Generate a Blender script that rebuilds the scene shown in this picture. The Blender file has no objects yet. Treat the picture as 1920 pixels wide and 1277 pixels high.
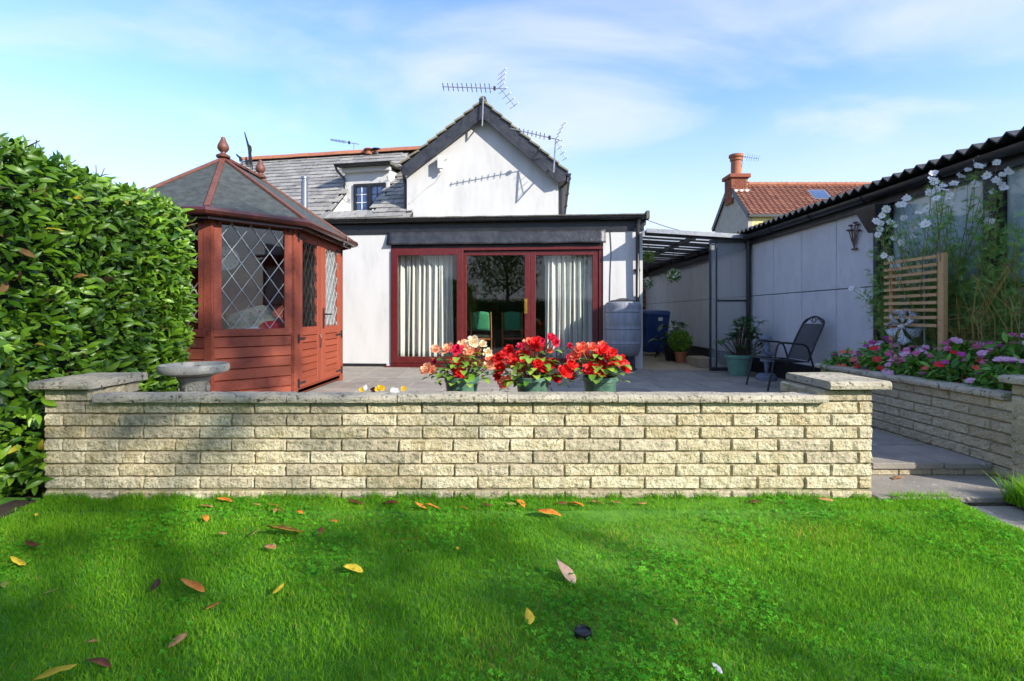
import bpy, math, random
import numpy as np
from mathutils import Vector, Matrix, Euler, noise
R = math.radians
random.seed(7); rng = np.random.default_rng(7)
S = bpy.context.scene
COL = S.collection
# ------------------------------------------------------------------ camera
E, F, HY = 1.055, 960.0, 590.0          # eye height, focal length in photo pixels, horizon row
cam = bpy.data.cameras.new('camera'); camo = bpy.data.objects.new('camera', cam); COL.objects.link(camo)
camo.location = (0, 0, E); camo.rotation_euler = (R(90), 0, 0)
cam.sensor_width = 36; cam.lens = 18.0; cam.shift_y = -(638.5 - HY) / 1920
cam.clip_start = .02; cam.clip_end = 3000
S.camera = camo
# ------------------------------------------------------------------ sky and sun
SUN_AZ, SUN_EL = R(52), R(27)            # azimuth from -Y (behind the camera) towards +X
sd = Vector((math.sin(SUN_AZ)*math.cos(SUN_EL), -math.cos(SUN_AZ)*math.cos(SUN_EL), math.sin(SUN_EL)))
W = bpy.data.worlds.new('World'); S.world = W; W.use_nodes = True
nt = W.node_tree; nt.nodes.clear()
def N(t, **k):
    n = nt.nodes.new(t)
    for a, b in k.items(): setattr(n, a, b)
    return n
sky = N('ShaderNodeTexSky', sky_type='NISHITA', sun_disc=False, sun_elevation=SUN_EL)
sky.sun_rotation = math.atan2(sd.x, sd.y)
sky.air_density = 1.25; sky.dust_density = .35; sky.ozone_density = 4.0
tc = N('ShaderNodeTexCoord'); sep = N('ShaderNodeSeparateXYZ'); nt.links.new(tc.outputs['Generated'], sep.inputs[0])
zc = N('ShaderNodeMath', operation='MAXIMUM'); nt.links.new(sep.outputs[2], zc.inputs[0]); zc.inputs[1].default_value = .0
za = N('ShaderNodeMath', operation='ADD'); nt.links.new(zc.outputs[0], za.inputs[0]); za.inputs[1].default_value = .22
dv = N('ShaderNodeVectorMath', operation='SCALE')
inv = N('ShaderNodeMath', operation='DIVIDE'); inv.inputs[0].default_value = 1; nt.links.new(za.outputs[0], inv.inputs[1])
nt.links.new(tc.outputs['Generated'], dv.inputs[0]); nt.links.new(inv.outputs[0], dv.inputs['Scale'])
mp = N('ShaderNodeMapping'); nt.links.new(dv.outputs[0], mp.inputs[0]); mp.inputs['Rotation'].default_value = (0, 0, R(35)); mp.inputs['Scale'].default_value = (.8, 1.35, .8); mp.inputs['Location'].default_value = (2.15, .9, .2)
cn = N('ShaderNodeTexNoise'); nt.links.new(mp.outputs[0], cn.inputs['Vector']); cn.inputs['Scale'].default_value = 1.5; cn.inputs['Detail'].default_value = 8; cn.inputs['Roughness'].default_value = .52; cn.inputs['Distortion'].default_value = .5
cr = N('ShaderNodeMapRange', interpolation_type='SMOOTHSTEP'); nt.links.new(cn.outputs['Fac'], cr.inputs[0]); cr.inputs[1].default_value = .36; cr.inputs[2].default_value = .80; cr.inputs[4].default_value = .55
hz = N('ShaderNodeMapRange', interpolation_type='SMOOTHSTEP'); nt.links.new(sep.outputs[2], hz.inputs[0]); hz.inputs[1].default_value = .0; hz.inputs[2].default_value = .42; hz.inputs[3].default_value = .92; hz.inputs[4].default_value = .0
mx0 = N('ShaderNodeMath', operation='MAXIMUM'); nt.links.new(cr.outputs[0], mx0.inputs[0]); nt.links.new(hz.outputs[0], mx0.inputs[1])
ad = N('ShaderNodeMath', operation='MULTIPLY_ADD'); nt.links.new(cr.outputs[0], ad.inputs[0]); ad.inputs[1].default_value = .45; nt.links.new(mx0.outputs[0], ad.inputs[2]); ad.use_clamp = True
mix = N('ShaderNodeMix', data_type='RGBA'); nt.links.new(ad.outputs[0], mix.inputs[0]); tn = N('ShaderNodeMix', data_type='RGBA', blend_type='MULTIPLY'); tn.inputs[0].default_value = 1; tn.inputs[7].default_value = (.54, .59, .76, 1); nt.links.new(sky.outputs[0], tn.inputs[6]); nt.links.new(tn.outputs[2], mix.inputs[6]); mix.inputs[7].default_value = (2.0, 2.1, 2.28, 1)
bg = N('ShaderNodeBackground'); nt.links.new(mix.outputs[2], bg.inputs[0]); bg.inputs[1].default_value = .15
wo = N('ShaderNodeOutputWorld'); nt.links.new(bg.outputs[0], wo.inputs[0])
sl = bpy.data.lights.new('sun', 'SUN'); sl.energy = 2.6; sl.angle = R(.5); sl.color = (1, .94, .84)
so = bpy.data.objects.new('sun', sl); COL.objects.link(so); so.rotation_euler = sd.to_track_quat('Z', 'Y').to_euler(); so.location = sd*40
S.view_settings.view_transform = 'Standard'; S.view_settings.look = 'None'; S.view_settings.gamma = 1; S.view_settings.use_curve_mapping = False
S.view_settings.exposure = 1.72
S.render.engine = 'CYCLES'; S.cycles.use_denoising = True; S.cycles.max_bounces = 8; S.cycles.transparent_max_bounces = 12
S.cycles.caustics_reflective = False; S.cycles.caustics_refractive = False
# ------------------------------------------------------------------ helpers
def lin(h):
    h = h.lstrip('#'); o = []
    for i in (0, 2, 4):
        c = int(h[i:i+2], 16)/255
        o.append(c/12.92 if c <= .04045 else ((c+.055)/1.055)**2.4)
    return (*o, 1)
MATS = {}
def mat(name, a, b=None, rough=.6, scale=8, bump=0, bscale=60, metal=0, spec=.5, c=None, cscale=40, cthr=(.55, .7), objvar=0, attr=None, transl=0, detail=6, wave=None, stretch=(1, 1, 1), space='pos', coat=0):
    """procedural material: colour a..b by noise, specks of colour c, bump, optional per-object/per-vertex value variation"""
    if name in MATS: return MATS[name]
    m = bpy.data.materials.new(name); m.use_nodes = True; t = m.node_tree; n = t.nodes; L = t.links.new
    bs = n['Principled BSDF']; out = n['Material Output']
    bs.inputs['Roughness'].default_value = rough; bs.inputs['Metallic'].default_value = metal; bs.inputs['Specular IOR Level'].default_value = spec
    if coat: bs.inputs['Coat Weight'].default_value = coat
    if space == 'pos': vec = n.new('ShaderNodeNewGeometry').outputs['Position']
    else: vec = n.new('ShaderNodeTexCoord').outputs['Object']
    mpn = n.new('ShaderNodeMapping'); mpn.inputs['Scale'].default_value = stretch; L(vec, mpn.inputs[0]); vec = mpn.outputs[0]
    def nz(sc, d=detail, r=.6):
        x = n.new('ShaderNodeTexNoise'); x.inputs['Scale'].default_value = sc; x.inputs['Detail'].default_value = d; x.inputs['Roughness'].default_value = r; L(vec, x.inputs['Vector']); return x.outputs['Fac']
    def mixc(f, p, q):
        x = n.new('ShaderNodeMix'); x.data_type = 'RGBA'
        if isinstance(f, float): x.inputs[0].default_value = f
        else: L(f, x.inputs[0])
        for i, s in ((6, p), (7, q)):
            if isinstance(s, tuple): x.inputs[i].default_value = s
            else: L(s, x.inputs[i])
        return x.outputs[2]
    def rng_(f, lo, hi):
        x = n.new('ShaderNodeMapRange'); x.interpolation_type = 'SMOOTHSTEP'; L(f, x.inputs[0]); x.inputs[1].default_value = lo; x.inputs[2].default_value = hi; return x.outputs[0]
    a = lin(a) if isinstance(a, str) else a
    col = a
    rnd = None
    if attr:
        at = n.new('ShaderNodeAttribute'); at.attribute_name = attr; rnd = at.outputs['Fac']
    elif objvar:
        rnd = n.new('ShaderNodeObjectInfo').outputs['Random']
    if b is not None:
        b = lin(b) if isinstance(b, str) else b
        f = rng_(nz(scale), .3, .7)
        if rnd is not None:
            ma = n.new('ShaderNodeMath'); ma.operation = 'MULTIPLY_ADD'; L(f, ma.inputs[0]); ma.inputs[1].default_value = 1-min(1, objvar); 
            mb = n.new('ShaderNodeMath'); mb.operation = 'MULTIPLY'; L(rnd, mb.inputs[0]); mb.inputs[1].default_value = min(1, objvar); L(mb.outputs[0], ma.inputs[2]); f = ma.outputs[0]
        col = mixc(f, a, b)
    if c is not None:
        col = mixc(rng_(nz(cscale, 4, .7), *cthr), col, lin(c) if isinstance(c, str) else c)
    if isinstance(col, tuple): bs.inputs['Base Color'].default_value = col
    else: L(col, bs.inputs['Base Color'])
    if bump or wave:
        bp = n.new('ShaderNodeBump'); bp.inputs['Strength'].default_value = min(1, bump); bp.inputs['Distance'].default_value = .01*max(1, bump)
        L(nz(bscale, 5, .65), bp.inputs['Height']); L(bp.outputs[0], bs.inputs['Normal'])
    if transl:
        tr = n.new('ShaderNodeBsdfTranslucent'); ms = n.new('ShaderNodeMixShader'); ms.inputs[0].default_value = transl
        if isinstance(col, tuple): tr.inputs[0].default_value = col
        else: L(col, tr.inputs[0])
        L(bs.outputs[0], ms.inputs[1]); L(tr.outputs[0], ms.inputs[2]); L(ms.outputs[0], out.inputs[0])
    MATS[name] = m; return m
def glass(name, tint=(.9, .95, .93, 1), refl=.06, alpha=.12, rough=.02):
    m = bpy.data.materials.new(name); m.use_nodes = True; t = m.node_tree; n = t.nodes; n.clear(); L = t.links.new
    o = n.new('ShaderNodeOutputMaterial'); g = n.new('ShaderNodeBsdfGlossy'); g.inputs['Roughness'].default_value = rough
    tr = n.new('ShaderNodeBsdfTransparent'); tr.inputs[0].default_value = tint
    fr = n.new('ShaderNodeLayerWeight'); fr.inputs[0].default_value = .5      # symmetric Schlick reflectance, both faces of the pane
    pw = n.new('ShaderNodeMath'); pw.operation = 'POWER'; L(fr.outputs['Facing'], pw.inputs[0]); pw.inputs[1].default_value = 5
    ma = n.new('ShaderNodeMath'); ma.operation = 'MULTIPLY_ADD'; ma.use_clamp = True; L(pw.outputs[0], ma.inputs[0]); ma.inputs[1].default_value = .9; ma.inputs[2].default_value = refl
    ms = n.new('ShaderNodeMixShader'); L(ma.outputs[0], ms.inputs[0]); L(tr.outputs[0], ms.inputs[1]); L(g.outputs[0], ms.inputs[2]); L(ms.outputs[0], o.inputs[0])
    MATS[name] = m; return m
def tag(o, label=None, cat=None, group=None, kind=None):
    if label: o['label'] = label
    if cat: o['category'] = cat
    if group: o['group'] = group
    if kind: o['kind'] = kind
    return o
def empty(name, loc=(0, 0, 0), rz=0, label=None, cat=None, group=None):
    o = bpy.data.objects.new(name, None); COL.objects.link(o); o.location = loc; o.rotation_euler = (0, 0, rz); o.empty_display_size = .1
    return tag(o, label, cat, group)
def inst(name, me, parent=None, loc=(0, 0, 0), rot=(0, 0, 0), sc=(1, 1, 1)):
    o = bpy.data.objects.new(name, me); COL.objects.link(o); o.parent = parent; o.location = loc; o.rotation_euler = rot
    o.scale = sc if hasattr(sc, '__len__') else (sc, sc, sc); return o
class MB:
    def __init__(s): s.v = []; s.f = []
    def add(s, vs, fs):
        k = len(s.v); s.v += [tuple(p) for p in vs]; s.f += [tuple(i+k for i in q) for q in fs]; return s
    def box(s, x0, x1, y0, y1, z0, z1):
        return s.add([(x, y, z) for z in (z0, z1) for y in (y0, y1) for x in (x0, x1)], [(0, 2, 3, 1), (4, 5, 7, 6), (0, 1, 5, 4), (2, 6, 7, 3), (0, 4, 6, 2), (1, 3, 7, 5)])
    def bar(s, p, q, w, h, up=(0, 0, 1)):
        p = Vector(p); q = Vector(q); d = (q-p).normalized(); up = Vector(up); x = d.cross(up)
        if x.length < 1e-4: x = d.cross(Vector((1, 0, 0)))
        x.normalize(); z = x.cross(d).normalized(); vs = []
        for e in (p, q):
            for a, b in ((-1, -1), (1, -1), (1, 1), (-1, 1)): vs.append(e+x*a*w/2+z*b*h/2)
        return s.add(vs, [(3, 2, 1, 0), (4, 5, 6, 7), (0, 1, 5, 4), (1, 2, 6, 5), (2, 3, 7, 6), (3, 0, 4, 7)])
    def tube(s, pts, r, n=8, closed=False, r2=None):
        pts = [Vector(p) for p in pts]; m = len(pts); rings = []; px = None
        for i, p in enumerate(pts):
            a = pts[(i-1) % m] if (closed or i > 0) else p; b = pts[(i+1) % m] if (closed or i < m-1) else p
            d = (b-a).normalized(); ref = Vector((0, 0, 1)) if abs(d.z) < .95 else Vector((1, 0, 0))
            x = d.cross(ref).normalized() if px is None else (px-d*px.dot(d)).normalized()
            px = x; y = d.cross(x); rr = r if r2 is None else r+(r2-r)*i/max(1, m-1)
            rings.append([p+x*rr*math.cos(2*math.pi*k/n)+y*rr*math.sin(2*math.pi*k/n) for k in range(n)])
        vs = [q for g in rings for q in g]; fs = []
        for i in range(m if closed else m-1):
            j = (i+1) % m
            for k in range(n): fs.append((i*n+k, i*n+(k+1) % n, j*n+(k+1) % n, j*n+k))
        if not closed: fs += [tuple(range(n))[::-1], tuple((m-1)*n+k for k in range(n))]
        return s.add(vs, fs)
    def lathe(s, prof, n=20, c=(0, 0, 0), cap=True):
        vs = []; fs = []
        for r, z in prof: vs += [(c[0]+r*math.cos(2*math.pi*k/n), c[1]+r*math.sin(2*math.pi*k/n), c[2]+z) for k in range(n)]
        for i in range(len(prof)-1):
            for k in range(n): fs.append((i*n+k, i*n+(k+1) % n, (i+1)*n+(k+1) % n, (i+1)*n+k))
        if cap: fs += [tuple(range(n))[::-1], tuple((len(prof)-1)*n+k for k in range(n))]
        return s.add(vs, fs)
    def prism(s, poly, d):
        """poly: 3D points of one face, extruded by vector d"""
        m = len(poly); d = Vector(d); vs = [Vector(p) for p in poly]+[Vector(p)+d for p in poly]
        return s.add(vs, [tuple(range(m)), tuple(range(m, 2*m))[::-1]]+[(i, i+m, (i+1) % m+m, (i+1) % m) for i in range(m)])
    def mesh(s, name, m=None, smooth=False):
        me = bpy.data.meshes.new(name); me.from_pydata(s.v, [], s.f); me.update()
        if m: me.materials.append(m)
        if smooth: me.polygons.foreach_set('use_smooth', [True]*len(me.polygons))
        return me
    def build(s, name, m=None, parent=None, smooth=False, bevel=0, loc=(0, 0, 0), rot=(0, 0, 0)):
        o = inst(name, s.mesh(name, m, smooth), parent, loc, rot)
        if smooth and not bevel:
            try: o.data.set_sharp_from_angle(angle=R(40))
            except Exception: pass
        if bevel:
            b = o.modifiers.new('bevel', 'BEVEL'); b.width = bevel; b.segments = 2; b.limit_method = 'ANGLE'
        return o
def P(px, py, Y): return Vector(((px-960)/F*Y, Y, E-(py-HY)/F*Y))
def X_(px, Y): return (px-960)/F*Y
def jit(a): return random.uniform(-a, a)
def batch(name, base_v, base_f, M, m, parent=None, val=None, smooth=True):
    """joins len(M) copies of a small mesh (numpy) into one mesh; M: (n,3,4); val: per copy value stored as attribute 'rnd'"""
    bv = np.asarray(base_v, float); nv = len(bv); n = len(M)
    V = np.einsum('nij,vj->nvi', M[:, :, :3], bv)+M[:, None, :, 3]
    me = bpy.data.meshes.new(name); me.vertices.add(n*nv); me.vertices.foreach_set('co', V.reshape(-1).astype(np.float32))
    sizes = np.array([len(q) for q in base_f]); flat = np.concatenate([np.array(q) for q in base_f])
    loops = (flat[None, :]+np.arange(n)[:, None]*nv).reshape(-1); tot = np.tile(sizes, n); st = np.concatenate([[0], np.cumsum(tot)[:-1]])
    me.loops.add(len(loops)); me.loops.foreach_set('vertex_index', loops.astype(np.int32))
    me.polygons.add(len(tot)); me.polygons.foreach_set('loop_start', st.astype(np.int32)); me.polygons.foreach_set('loop_total', tot.astype(np.int32))
    if smooth: me.polygons.foreach_set('use_smooth', np.ones(len(tot), bool))
    if val is not None:
        at = me.attributes.new('rnd', 'FLOAT', 'POINT'); at.data.foreach_set('value', np.repeat(val, nv).astype(np.float32))
    me.update(calc_edges=True); me.materials.append(m)
    o = inst(name, me, parent); return o
def frames(pos, d, nrm, sc):
    """(n,3,4) matrices: local y along d, local z near nrm, scaled"""
    d = d/np.linalg.norm(d, axis=1, keepdims=True); x = np.cross(d, nrm); x /= np.linalg.norm(x, axis=1, keepdims=True)+1e-9; z = np.cross(x, d)
    M = np.stack([x, d, z], axis=2)*np.asarray(sc).reshape(-1, 1, 1); return np.concatenate([M, pos[:, :, None]], axis=2)
def leafshape(L=1, Wd=.4, fold=.12, curl=.15, seg=4, tip=1.0):
    v = []; f = []
    for i in range(seg+1):
        t = i/seg; w = Wd/2*math.sin(math.pi*min(1, (t*.94+.03)))**.75*(1-.25*t*tip); y = t*L; z = -curl*L*(t-.35)**2
        v += [(-w, y, z+fold*w), (0, y, z), (w, y, z+fold*w)]
    for i in range(seg):
        k = i*3; f += [(k, k+1, k+4, k+3), (k+1, k+2, k+5, k+4)]
    return v, f
# ------------------------------------------------------------------ materials
M_brick = mat('split_stone', '#b2a27a', '#dacfb0', .92, 11, 2.4, 34, objvar=.5, c='#6b6047', cscale=85, cthr=(.54, .66))
M_brick2 = mat('split_stone_grey', '#a3967a', '#c6ba9c', .92, 9, 2.2, 36, objvar=.6, c='#4a4438', cscale=80, cthr=(.55, .7))
M_brick3 = mat('split_stone_ochre', '#b59f6c', '#d8c694', .92, 11, 2.4, 34, objvar=.5, c='#6b5a3a', cscale=85, cthr=(.54, .66))
M_mortar = mat('mortar', '#9d9172', '#7f7459', .95, 20, .8, 120)
M_cope = mat('coping_concrete', '#a89f8a', '#c4baa2', .92, 6, 1.6, 70, c='#4c493d', cscale=34, cthr=(.53, .66), objvar=.2)
M_slab = mat('paving_slab', '#7b756c', '#a09789', .85, 5, .7, 70, objvar=.5, c='#bdbab0', cscale=22, cthr=(.62, .7))
M_conc = mat('concrete', '#9a8a72', '#ad9c80', .9, 4, .5, 60)
M_wall = mat('white_render', '#c8c7c4', '#c0bfbc', .85, 2.2, .4, 120, c='#b9b8b4', cscale=2.2, cthr=(.52, .75), stretch=(2.2, 2.2, .5))
M_grey = mat('grey_render', '#d9dadd', '#e4e5e7', .9, 5, 3, 60, c='#cfd0d3', cscale=2.5, cthr=(.5, .72), stretch=(1.6, 1.6, .7))
M_black = mat('black_paint', '#141416', '#222326', .45, 8, .3, 40)
M_flash = mat('black_flashing', '#26272b', '#3a3b40', .38, 6, 1.2, 14, c='#5b5d63', cscale=30, cthr=(.66, .8))
M_plas = mat('black_plastic', '#17181b', '#25262a', .32, 6, .1, 50)
M_moss = mat('mossy_felt', '#4b4a44', '#77756a', .95, 18, 1.5, 80, c='#2e2f2a', cscale=50)
M_red = mat('mahogany_frame', '#511817', '#602020', .35, 14, .2, 40, stretch=(1, 1, 1))
M_cedar = mat('red_cedar', '#6f2b1b', '#a95438', .55, 6, .5, 60, stretch=(3, 3, 26), objvar=.35, c='#6d2a1b', cscale=9)
M_cedarh = mat('red_cedar_board', '#6d2b1b', '#aa5537', .5, 6, .5, 50, stretch=(4, 4, 40), objvar=.4, c='#6a2a1a', cscale=8)
M_brown = mat('brown_gutter', '#3a1b17', '#4a241e', .3, 8)
M_hip = mat('brown_capping', '#5a3226', '#6c4234', .55, 14, .4, 50)
M_felt = mat('green_mineral_felt', '#363c3b', '#4d5453', .95, 12, 1.2, 240, c='#79827c', cscale=90, cthr=(.6, .75))
M_slate = mat('roof_slate', '#6d6c6b', '#a19d95', .75, 10, .9, 40, objvar=.65, c='#57543f', cscale=14, cthr=(.56, .7))
M_ridge = mat('ridge_tile', '#93583e', '#ab7254', .85, 10, .6, 60, objvar=.6)
M_tile = mat('pantile', '#704032', '#99664f', .85, 4, .5, 40, objvar=.6, c='#4d3a30', cscale=5, cthr=(.58, .72))
M_verge = mat('verge_tile', '#6d6a5a', '#8f8a70', .92, 20, 1, 80, objvar=.5, c='#a97b2c', cscale=9, cthr=(.56, .66))
M_metal = mat('aerial_metal', '#8b8d90', '#a3a5a8', .4, 20, metal=.7)
M_dark = mat('dark_metal', '#1c1d1f', '#2a2b2d', .5, 20)
M_white = mat('white_plastic', '#e4e4e2', '#d8d8d6', .45, 8)
M_curt = mat('curtain_cloth', '#ecebe5', '#e2e1da', .9, 20, transl=.25)
M_butt = mat('grey_plastic', '#777a80', '#8c8f95', .45, 4, .15, 40, stretch=(6, 6, 1))
M_bin = mat('blue_plastic', '#1b3f77', '#234b86', .4, 6)
M_gpot = mat('green_glazed_pot', '#38584a', '#557562', .38, 26, .4, 120, c='#7d9a86', cscale=120, cthr=(.62, .75))
M_tpot = mat('teal_plastic_pot', '#5f8a78', '#6c9886', .45, 8, .1, 40)
M_terra = mat('terracotta', '#a35b33', '#b87245', .85, 10, .5, 60)
M_soil = mat('soil', '#2a2018', '#40322500'[:7], .98, 20, 2, 80)
M_stone = mat('cast_stone', '#9d9a8c', '#b9b5a6', .9, 8, 1.2, 70, c='#6d6a58', cscale=22)
M_statue = mat('blue_grey_stone', '#5e6878', '#76808f', .85, 8, .8, 60)
M_wood = mat('trellis_wood', '#b68a5c', '#cda878', .7, 6, .5, 60, stretch=(10, 3, 30), objvar=.4)
M_brickr = mat('red_brick', '#7c4230', '#98583f', .9, 14, 1, 60, objvar=.6, c='#3b2c26', cscale=20)
M_yellow = mat('yellow_render', '#d8c98a', '#cbbb7c', .9, 3, .3, 60)
M_gable = mat('grey_pebbledash', '#9c968a', '#aca698', .95, 4, 1, 90)
M_inner = mat('dark_room_wall', '#6b6350', '#7a715c', .9, 3)
M_carpet = mat('carpet', '#4c4438', '#5a5245', .98, 20)
M_green = mat('green_upholstery', '#2f7a55', '#3d8a64', .85, 30, .5, 200)
M_oak = mat('oak_chair', '#8a4f22', '#a0642e', .5, 12, .2, 40)
M_lead = mat('lead_strip', '#a9acae', '#c2c5c6', .4, 20, metal=.3)
M_brass = mat('brass', '#b08a3c', '#caa24e', .3, 20, metal=.8)
M_laurel = mat('laurel_leaf', '#28580e', '#8ab42c', .36, 3, .2, 30, attr='rnd', objvar=.8, transl=.3, spec=.5)
M_laurelo = mat('laurel_leaf_near', '#28580e', '#82ac2a', .36, 3, .2, 30, objvar=.75, transl=.3, spec=.5)
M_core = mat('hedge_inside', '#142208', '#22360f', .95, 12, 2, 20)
M_grass = mat('grass_blade', '#3f8a12', '#9ccc34', .6, 2, spec=.15, attr='rnd', objvar=.85, transl=.5)
M_clover = mat('clover_leaf', '#2f7d12', '#62aa2a', .8, 2, spec=.1, attr='rnd', objvar=.8, transl=.25)
M_turf = mat('turf_soil', '#3c7412', '#5f9422', .95, 9, 1, 60)
M_leafg = mat('garden_leaf', '#3f7a1a', '#a4c048', .45, 6, objvar=.75, attr=None, transl=.3)
M_leafd = mat('bedding_leaf', '#285c14', '#74aa38', .45, 6, attr='rnd', objvar=.8, transl=.25)
M_glass = glass('window_glass', (.93, .95, .94, 1), .045); M_glassd = glass('patio_glass', (.96, .975, .96, 1), .05); M_poly = glass('clear_panel', (.70, .73, .74, 1), .17, rough=.25)
def sheet(name, col, a):
    m = mat(name, col, col, .35, 3); t = m.node_tree; n = t.nodes; tr = n.new('ShaderNodeBsdfTransparent'); ms = n.new('ShaderNodeMixShader'); ms.inputs[0].default_value = a
    t.links.new(tr.outputs[0], ms.inputs[1]); t.links.new(n['Principled BSDF'].outputs[0], ms.inputs[2]); t.links.new(ms.outputs[0], n['Material Output'].inputs[0]); return m
M_poly = sheet('clear_panel_sheet', '#a9aeb0', .38)
# polycarbonate roof: thin translucent sheet
M_roofp = mat('polycarbonate', '#d4d8da', '#e2e5e6', .4, 3, transl=.7)
# ------------------------------------------------------------------ ground, slabs, patio
PZ, LZ = .115, .035                       # patio level, lower slab level
g = MB(); g.add([(-600, -600, -.06), (600, -600, -.06), (600, 1500, -.06), (-600, 1500, -.06)], [(0, 1, 2, 3)])
tag(g.build('ground', mat('rough_ground', '#55553f', '#6a6850', .95, .6, 1, 12)), 'green ground around the houses and beyond', None, kind='structure')
# lawn sheet, gently uneven, its right edge running beside the stone path
def edge_x(y): return 2.46+.03*math.sin(y*3) if y > 2.2 else 2.46-(2.2-y)*.05
g = MB(); nx, ny = 60, 44; y0, y1 = -9.0, 2.90
for j in range(ny+1):
    y = y0+(y1-y0)*(j/ny)**.6
    for i in range(nx+1):
        x = -4.2+(edge_x(y)+4.2)*i/nx
        g.v.append((x, y, .006+.018*noise.noise((x*.9, y*.9, 3))+(.012 if y > 2.7 else 0)))
for j in range(ny):
    for i in range(nx):
        k = j*(nx+1)+i; g.f.append((k, k+1, k+nx+2, k+nx+1))
lawn = tag(g.build('lawn', M_turf, smooth=True), 'mown green lawn in front of the stone wall', None, kind='structure')
# soil strip under the hedge
MB().box(-4.0, -2.62, -2, 2.86, -.05, .02).build('soil_border', M_soil)['kind'] = 'structure'
# path slabs beside the lawn
path = tag(MB().box(2.44, 3.6, -6, 2.86, -.058, -.03).build('garden_path', M_mortar), 'grey stone path beside the lawn', None, kind='structure')
yy = 2.84; k = 0
while yy > .6:
    l = .55+jit(.08); MB().box(2.45+jit(.01), 2.93, yy-l+.012, yy, -.045, -.006+jit(.004)).build('paving_slab', M_slab, path, bevel=.006); yy -= l
# lower slab in front of the step (with a brick course under its edge)
step = tag(MB().box(2.06, 3.06, 2.93, 3.27, -.05, .0).build('lower_step', M_mortar), 'pale grey stone slab step at lawn level', None, kind='structure')
MB().box(2.045, 3.055, 2.86, 3.262, .0, LZ).build('step_slab', M_slab, step, bevel=.006)
for i in range(4):
    MB().box(2.08+i*.25, 2.08+i*.25+.238, 2.885, 2.93, -.05, -.002).build('brick', M_brick2, step, bevel=.004)
# patio: base + individual slabs
patio = tag(MB().box(-5.2, 4.3, 3.27, 12, -.05, PZ-.03).build('patio', M_mortar), 'grey stone slab patio behind the wall', None, kind='structure')
for i in range(5):
    MB().box(2.05+i*.21, 2.05+i*.21+.2, 3.262, 3.275, LZ, PZ-.042).build('brick', M_brick2, patio, bevel=.003)
yy = 3.245; row = 0
while yy < 9.6:
    d = [.46, .6, .46, .75, .6][row % 5]; xx = -4.9+random.uniform(0, .5)
    while xx < 4.2:
        w = random.choice([.46, .6, .75, .6, .9]); x1 = min(xx+w, 4.25)
        if not (yy < 4.2 and xx > 3.06): 
            x1_ = min(x1, 3.05) if yy < 4.7 and x1 > 3.06 else x1
            if x1_-xx > .1 and not (xx < 2.0 and x1_ < -4): 
                t = PZ+jit(.003); mb = MB().box(xx+.005, x1_-.005, yy+.005, yy+d-.005, PZ-.045, t)
                if row == 0: mb = MB().box(xx+.005, x1_-.005, yy-.0, yy+d-.005, PZ-.04, t)
                mb.build('paving_slab', M_slab, patio, bevel=.006)
        xx = x1
    yy += d; row += 1
yard = tag(MB().box(2.25, 4.0, 8.66, 16, -.05, PZ+.006).build('side_passage_floor', M_conc), 'beige concrete floor of the covered side passage', None, kind='structure')
# ------------------------------------------------------------------ stone walls
_bm = {}
def brick_mesh(w, h, d, var, m):
    key = (round(w, 3), round(h, 3), round(d, 2), var, m.name)
    if key in _bm: return _bm[key]
    nx = max(4, round(w/.024)); nz = 3; mb = MB(); r = random.Random(hash(key) & 0xffff)
    xs = [0]+[.006+(w-.012)*i/(nx-2) for i in range(nx-1)]+[w]; zs = [0, .007, h*.36, h*.66, h-.007, h]
    nz = len(zs)-1; nX = len(xs)-1
    ph = r.uniform(0, 50)
    for j, z in enumerate(zs):
        for i, x in enumerate(xs):
            e = (i in (0, nX)) + (j in (0, nz))
            dy = .004*e if e else -.002-.013*abs(noise.noise((x*20+ph, z*26, ph)))-r.uniform(0, .005)
            mb.v.append((x+(r.uniform(-.0015, .0015) if e else 0), dy+(.002 if e else 0), z+(r.uniform(-.0015, .0015) if e else 0)))
    W_ = nX+1
    for j in range(nz):
        for i in range(nX): mb.f.append((j*W_+i, j*W_+i+1, (j+1)*W_+i+1, (j+1)*W_+i))
    loop = [i for i in range(nX+1)]+[j*W_+nX for j in range(1, nz+1)]+[nz*W_+i for i in range(nX-1, -1, -1)]+[j*W_ for j in range(nz-1, 0, -1)]
    k = len(mb.v); mb.v += [(mb.v[i][0], d, mb.v[i][2]) for i in loop]; n = len(loop)
    for a in range(n): mb.f.append((loop[a], k+a, k+(a+1) % n, loop[(a+1) % n]))
    me = mb.mesh('brick', m, False); _bm[key] = me; return me
CH = .0706; JT = .0062
def course(parent, along, z, a0, joints, a1, m, place, d=.095):
    """bricks between a0 and a1 split at joints; place(a, z) -> (loc, rz)"""
    js = [a0]+[j for j in joints if a0+.05 < j < a1-.05]+[a1]
    for p, q in zip(js[:-1], js[1:]):
        w = q-p-JT; loc, rz = place(p+JT/2, z)
        mm = m
        if m is M_brick: q_ = random.random(); mm = M_brick3 if q_ < .0 else (M_brick2 if q_ < (.55 if z < .02 else .2) else m)
        b = inst('brick', brick_mesh(round(w, 2), CH-JT, d, random.randrange(5), mm), parent, (loc[0], loc[1]+0, z+JT/2+jit(.001)), (jit(.004), 0, rz+jit(.004)), (w/round(w, 2), 1, 1))
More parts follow.
